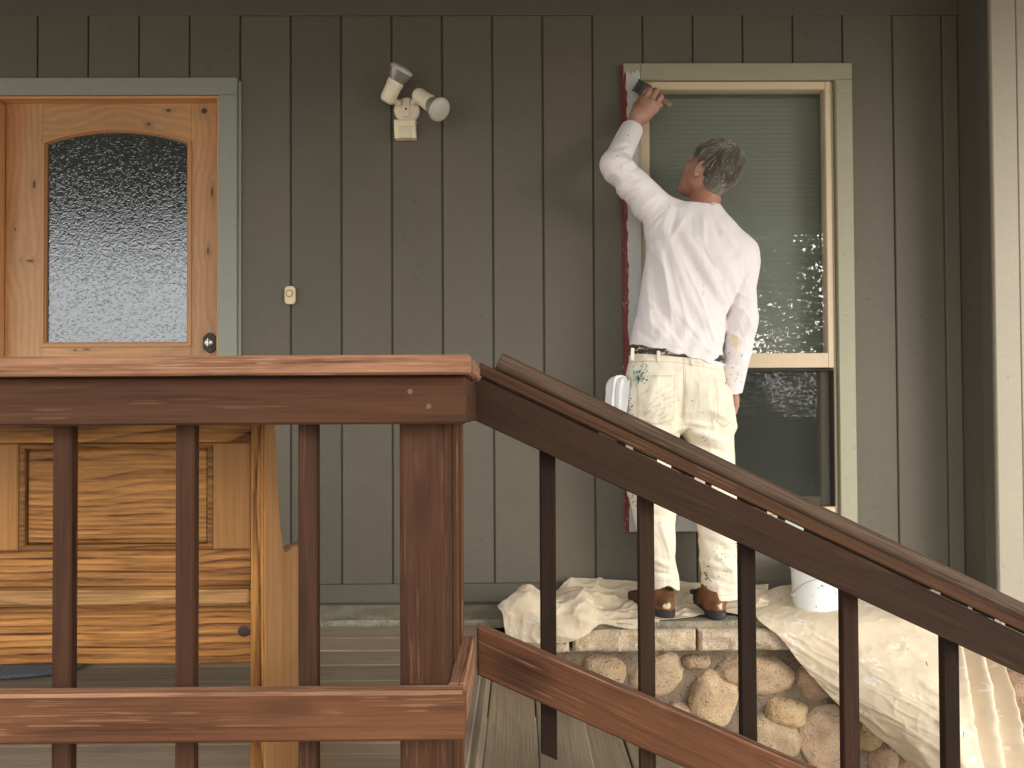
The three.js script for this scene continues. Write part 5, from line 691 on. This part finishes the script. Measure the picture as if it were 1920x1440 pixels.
    // belt
    const beltF = (x, y, z) => Math.max(hip(x, Math.min(y, ay(653, 0.17)), z) - 0.007, Math.abs(y - beltTilt(x) - 0.003) - 0.0185);
    const bg = surface(beltF, [ax(1160, 0.2), ay(690, 0.2), 0.03], [ax(1380, 0.2), ay(635, 0.2), 0.34], 0.005, (x, y, z) => { const q = n3(x * 90, y * 160, z * 90, 51), r = n3(x * 30, y * 90, z * 30, 52); return q > 0.70 ? [0.42, 0.38, 0.30] : r > 0.72 ? [0.12, 0.10, 0.08] : [0.022, 0.016, 0.014]; });
    add(person, 'belt', bg, std({ vertexColors: true, roughness: 0.6 })); }
  // ---- shoes
  const shoe = (heel, toe, ank) => {
    const d = toe.clone().sub(heel).setY(0), L = d.length(); d.normalize(); const sd = V(-d.z, 0, d.x), y0 = FY + 0.003;
    const at2 = (l, s, h) => heel.clone().setY(y0 + h).addScaledVector(d, l * L).addScaledVector(sd, s), co = (x, y, z) => { const q = V(x, y, z).sub(heel); return [q.dot(d) / L, q.dot(sd), y - y0]; };
    const wid = l => 0.034 + 0.013 * smooth(0.3, 0.68, l) - 0.006 * smooth(0.2, 0.42, l) * smooth(0.62, 0.42, l) ;
    const outline = (l, s, off) => { const c = clamp(l, 0.14, 0.82), dl = (l - c) * L; return Math.hypot(dl, s * (0.046 / (wid(l) + 0.002))) - 0.042 - off; };
    const up = (x, y, z) => { const [l, s, h] = co(x, y, z); const top = mix(0.100, 0.066, smooth(0.38, 0.78, l)) - 0.010 * smooth(0.85, 1, l); let e = Math.max(outline(l, s, 0.0015 - 0.10 * Math.max(0, h - 0.03) * (l > 0.3 ? 1.2 : 0.35)), h - top, 0.020 - h); e = smin(e, cap(x, y, z, at2(0.22, 0, 0.055), at2(0.27, 0, 0.105), 0.042, 0.043), 0.02); e = Math.max(e, 0.027 - h, h - 0.115); return e - 0.003 * (n3(x * 40, y * 40, z * 40, 61) - 0.5); };
    const g = surface(up, [Math.min(heel.x, toe.x) - 0.07, y0, Math.min(heel.z, toe.z) - 0.07], [Math.max(heel.x, toe.x) + 0.07, y0 + 0.15, Math.max(heel.z, toe.z) + 0.07], 0.0045, (x, y, z) => { const [l, s, h] = co(x, y, z), q = n3(x * 40, y * 40, z * 40, 62) - 0.5, sc = smooth(0.6, 0.8, n3(x * 25, y * 25, z * 25, 64)); const tk = smooth(0.45, 0.6, l); let c = [mix(0.17, 0.050, tk), mix(0.068, 0.024, tk), mix(0.025, 0.014, tk)].map(v => v * (1 + 0.6 * q - 0.4 * sc)); const spot = Math.hypot((s - spotS) / 0.011, (h - 0.047) / 0.012) + 0.9 * (n3(x * 160, y * 160, z * 160, 63) - 0.5); if (l < 0.18 && spot < 0.9) c = [0.62, 0.49, 0.36]; if (l > 0.55 && l < 0.66 && h > 0.02 && s > 0 && n3(x * 60, y * 60, z * 60, 65) > 0.55) c = [0.4, 0.33, 0.26]; return c; });
    const sh = add(person, 'shoe', g, std({ vertexColors: true, roughness: 0.92 }));
    const sf = (x, y, z) => { const [l, s, h] = co(x, y, z); return Math.max(outline(l, s, 0.004), h - 0.029, -h, (l > 0.30 && l < 0.42 ? 0.008 : 0) - h); };
    add(sh, 'sole', surface(sf, [Math.min(heel.x, toe.x) - 0.07, y0 - 0.012, Math.min(heel.z, toe.z) - 0.07], [Math.max(heel.x, toe.x) + 0.07, y0 + 0.04, Math.max(heel.z, toe.z) + 0.07], 0.004, (x, y, z) => { const q = n3(x * 50, y * 50, z * 50, 66); return q > 0.8 ? [0.09, 0.08, 0.07] : [0.018 + 0.012 * q, 0.018 + 0.012 * q, 0.018 + 0.012 * q]; }), std({ vertexColors: true, roughness: 0.75 }));
  };
  let spotS = -0.016; shoe(at(1256, 1155, 0.232), at(1186, 1130, 0.045)); spotS = 0.004; shoe(at(1348, 1158, 0.252), at(1308, 1135, 0.03));
  // ---- hair: a cap of short hair over the skull and many tapered locks
  const skull = q => smin(E(q, 0, 0.028, -0.012, 0.073, 0.088, 0.092), E(q, 0, -0.02, -0.02, 0.064, 0.06, 0.07), 0.03), skullN = 0;
  const nape = q => smin(skull(q), E(q, 0, -0.068, -0.052, 0.050, 0.052, 0.044), 0.03);
  const line2 = q => { // > 0 where hair grows: brow line, temples, round the ear, nape
    const front = mix(0.074, 0.012, smooth(0.075, 0.03, q[1])); let m = front - q[2] + 0.0; if (q[1] < 0.03) { const side = mix(0.020, -0.002, smooth(0.025, -0.012, q[1])); m = Math.min(m, side - q[2]); } if (q[1] < -0.005) m = Math.min(m, -0.020 - q[2] + 0.0); m = Math.min(m, q[1] + 0.108 - 0.9 * Math.max(0, Math.abs(q[0]) - 0.035) + 0.25 * Math.max(0, q[2] + 0.06)); return m; };
  const thick = q => 0.004 + 0.009 * smooth(-0.02, 0.08, q[1]) + 0.006 * smooth(0.02, -0.06, q[2]) * smooth(-0.06, 0.02, q[1]);
  const hairF = (x, y, z) => { const q = loc(x, y, z); const d = nape(q) - thick(q) * smooth(-0.002, 0.020, line2(q)) - 0.006 * (n3(q[0] * 55, q[1] * 22 + q[2] * 18, q[2] * 55, 71) - 0.5); return Math.max(d, -line2(q) - 0.004 * (n3(q[0] * 120, q[1] * 120, q[2] * 120, 72) - 0.5)); };
  const hcol = k => { const t = clamp(k, 0, 1.3); return [mix(0.060, 0.44, t), mix(0.051, 0.385, t), mix(0.040, 0.31, t)]; };
  const hair = add(person, 'hair', surface(hairF, ...box(hc, 0.15), 0.004, (x, y, z) => { const q = loc(x, y, z); return hcol(0.10 + 0.4 * (n3(q[0] * 90, q[1] * 30, q[2] * 60, 73) - 0.3)); }), std({ vertexColors: true, roughness: 0.75 }));
  { seed = 4242; const P = [], C = [], N = []; const crown = [0.012, 0.105, -0.045];
    for (let i = 0; i < 6500; i++) {
      const th = rnd() * 6.2832, cu = rr(-0.85, 1), sr = Math.sqrt(1 - cu * cu), n = [sr * Math.cos(th), cu, sr * Math.sin(th)]; let q = [n[0] * 0.073, 0.028 + n[1] * 0.088, -0.012 + n[2] * 0.092]; for (let k = 0; k < 3; k++) { const d = nape(q); q = q.map((v, j) => v - n[j] * d); }
      if (line2(q) < -0.003) continue; const tk = thick(q) * smooth(-0.002, 0.02, line2(q)) + rr(0.0, 0.004);
      // combed from the crown outwards and down, swept a little to one side
      let f = [q[0] - crown[0], q[1] - crown[1], q[2] - crown[2]]; f[0] += 0.02 * (n3(q[0] * 25, q[1] * 25, q[2] * 25, 74) - 0.5) * 4; f[2] += 0.02 * (n3(q[0] * 22, q[1] * 22, q[2] * 22, 75) - 0.5) * 4; const dn = f[0] * n[0] + f[1] * n[1] + f[2] * n[2]; f = f.map((v, j) => v - n[j] * dn); const fl = Math.hypot(...f) || 1; f = f.map(v => v / fl);
      const w = [f[1] * n[2] - f[2] * n[1], f[2] * n[0] - f[0] * n[2], f[0] * n[1] - f[1] * n[0]], len = rr(0.016, 0.040) * (0.6 + 0.7 * smooth(-0.05, 0.06, q[1])), wd = rr(0.0008, 0.0020), lift = rr(0.0, 0.006) + 0.002, clump = n3(q[0] * 60, q[1] * 25, q[2] * 60, 76), col = hcol(rnd() < 0.10 + 0.25 * smooth(0.05, 0.11, q[1]) ? rr(0.6, 1.25) : 0.03 + 0.55 * clump * clump * rnd() + 0.12 * rnd());
      const row = s => { const h = tk + lift * Math.sin(s * 2.4) - 0.004 * s * s - 0.5 * len * len * s * s / 0.09, base = q.map((v, j) => v + n[j] * h + f[j] * len * s + w[j] * 0.004 * (clump - 0.5) * s * 3); const ww = wd * (1 - 0.85 * s); return [base.map((v, j) => v - w[j] * ww), base.map((v, j) => v + w[j] * ww), base.map((v, j) => v + n[j] * ww * 0.9)]; };
      const T3 = (a, b, c) => { for (const p of [a, b, c]) { const g = HL(...p); P.push(g.x, g.y, g.z); C.push(...col); } };
      let a = row(0); for (const s of [0.5, 1]) { const b = row(s); for (const [m, k] of [[0, 2], [2, 1]]) { T3(a[m], a[k], b[k]); T3(a[m], b[k], b[m]); } a = b; }
    }
    const g = new THREE.BufferGeometry(); g.setAttribute('position', new THREE.Float32BufferAttribute(P, 3)); g.setAttribute('color', new THREE.Float32BufferAttribute(C, 3)); g.computeVertexNormals(); const lk = add(hair, 'lock', g, std({ vertexColors: true, roughness: 0.6, side: THREE.DoubleSide })); lk.userData.kind = 'stuff'; }
  // ---- the brush in the hand, the rag at the hip
  { const A = J(1193, 160, 0.052), B = J(1262, 201, 0.066), D = B.clone().sub(A).normalize(), t = thing('paint_brush', 'paint-caked brush in the raised hand at the window corner', 'paintbrush', A.clone()), q = new THREE.Quaternion().setFromUnitVectors(V(0, 1, 0), D), put = (g, k) => { g.applyQuaternion(q); const o = A.clone().addScaledVector(D, k); g.translate(o.x, o.y, o.z); return g; };
    const old = plain(0.085, 0.078, 0.066, 0.8), tip = new THREE.LatheGeometry([[0, 0.055], [0.010, 0.054], [0.0125, 0.060], [0.0105, 0.070], [0.0075, 0.085], [0.0085, 0.105], [0.0115, 0.118], [0.0125, 0.145], [0.0095, 0.160], [0, 0.164]].map(p => new THREE.Vector2(...p)), 20); tip.scale(1, 1, 0.75); add(t, 'handle', put(tip, 0), std({ map: tex(128, 128, (u, v) => { const n = n2(u * 16, v * 20, 16, 20, 401) * 0.7 + n2(u * 50, v * 60, 50, 60, 402) * 0.3; return [0.14 + 0.26 * n, 0.12 + 0.20 * n, 0.085 + 0.11 * n, n]; }).map, roughness: 0.7 }));
    const fer = new RoundedBoxGeometry(0.054, 0.036, 0.021, 3, 0.005); fer.translate(0, 0.040, 0); add(t, 'ferrule', put(fer, 0), plain(0.075, 0.070, 0.062, 0.6, { metalness: 0.3 }));
    const br = []; seed = 5; for (let i = 0; i < 110; i++) { const a = rr(-0.024, 0.024), c = rr(-0.007, 0.007), l = rr(0.024, 0.034), g = new THREE.CylinderGeometry(0.0017, 0.0009, l, 5); g.rotateX(Math.PI); g.translate(a, 0.028 - l / 2, c); br.push(put(g, 0)); } add(t, 'bristles', br, old); }
  { const P = (x, y, z) => J(x, y, z), t = [[[1160, 704, 0.21], [1166, 703, 0.235], [1173, 706, 0.24], [1176, 712, 0.22]], [[1144, 716, 0.20], [1150, 712, 0.255], [1164, 710, 0.26], [1178, 716, 0.24]], [[1138, 735, 0.20], [1147, 734, 0.258], [1160, 733, 0.262], [1177, 735, 0.245]], [[1137, 765, 0.20], [1146, 768, 0.255], [1160, 768, 0.26], [1176, 770, 0.245]], [[1140, 800, 0.2], [1150, 802, 0.25], [1162, 806, 0.255], [1176, 806, 0.24]]].map(r => r.map(p => P(...p))); t.uw = 0.1; t.vw = 0.25;
    const g = sheet(t, 60, 60, (u, v, p) => 0.012 * Math.sin(u * 26 + 3 * v + 2 * n3(p.x * 30, p.y * 18, 2, 83)) * smooth(0, 0.3, v) + 0.004 * (n3(p.x * 50, p.y * 30, p.z * 50, 81) - 0.5), 0.004); tag(add(scene, 'rag', g, plain(0.72, 0.72, 0.73, 0.95, { side: THREE.DoubleSide })), 'white rag hanging from the left trouser pocket', 'rag'); }
}

// ---------------------------------------------------------------- trees behind the camera, seen in the window's reflection
function tree(label, x, z, y0, hgt, rad, n, sd) {
  seed = sd; const t = thing('garden_tree', label, 'tree', V(x, y0, z)); const br = [];
  const limb = (a, b, r0, r1) => { const d = b.clone().sub(a), g = new THREE.CylinderGeometry(r1, r0, d.length(), 8, 4); g.applyQuaternion(new THREE.Quaternion().setFromUnitVectors(V(0, 1, 0), d.clone().normalize())); const m = a.clone().lerp(b, 0.5); g.translate(m.x, m.y, m.z); br.push(g); };
  const top = V(x + rr(-0.2, 0.2), y0 + hgt * 0.85, z); limb(V(x, y0, z), top, 0.13, 0.03); const cl = [];
  for (let i = 0; i < 26; i++) { const s = rr(0.2, 0.95), a = V(x, y0, z).lerp(top, s), th = rr(0, 6.28), l = rad * rr(0.45, 1) * (1.1 - 0.6 * Math.abs(s - 0.5)), e = a.clone().add(V(Math.cos(th) * l, rr(-0.1, 0.5) * l, Math.sin(th) * l)); limb(a, e, 0.035, 0.008); cl.push(e, a.clone().lerp(e, 0.6)); }
  add(t, 'trunk', br, plain(0.10, 0.08, 0.06, 0.9));
  const P = [], C = []; for (let i = 0; i < n; i++) { const c = cl[Math.floor(rnd() * cl.length)], o = V(rr(-1, 1), rr(-1, 1), rr(-1, 1)); if (o.lengthSq() > 1) continue; o.multiplyScalar(0.42 * rad / 1.2); const p = c.clone().add(o), d = V(rr(-1, 1), rr(-1, 0.4), rr(-1, 1)).normalize(), s = V(rr(-1, 1), rr(-1, 1), rr(-1, 1)).cross(d).normalize(), l = rr(0.032, 0.062) * (rad > 2 ? 2.2 : 1), w = l * 0.34, k = rr(0.7, 1.35), q = [[0, 0, 0], [l * 0.5, w, 0.01], [l, 0, 0], [l * 0.5, -w, 0.01]].map(([a, b]) => p.clone().addScaledVector(d, a).addScaledVector(s, b)); for (const m of [0, 1, 2, 0, 2, 3]) { P.push(q[m].x, q[m].y, q[m].z); C.push(0.075 * k, 0.115 * k, 0.035 * k); } }
  const g = new THREE.BufferGeometry(); g.setAttribute('position', new THREE.Float32BufferAttribute(P, 3)); g.setAttribute('color', new THREE.Float32BufferAttribute(C, 3)); g.computeVertexNormals(); const cr = add(t, 'crown', g, std({ vertexColors: true, roughness: 0.45, side: THREE.DoubleSide })); return cr;
}
tree('dark leafy tree mirrored at the right side of the upper window pane', 4.2, 7.2, -1.35, 5.6, 1.5, 64000, 501);
tree('paler leafy tree mirrored left of the dark tree in the upper window pane', 2.5, 8.6, -1.35, 6.2, 1.7, 30000, 502);
tree('broad leafy tree mirrored behind the two nearer trees in the upper window pane', 4.2, 12.5, -1.35, 8.4, 2.9, 28000, 503);
scene.traverse(o => { if (o.isMesh) { o.castShadow = true; o.receiveShadow = true; } });
renderer.render(scene, camera);
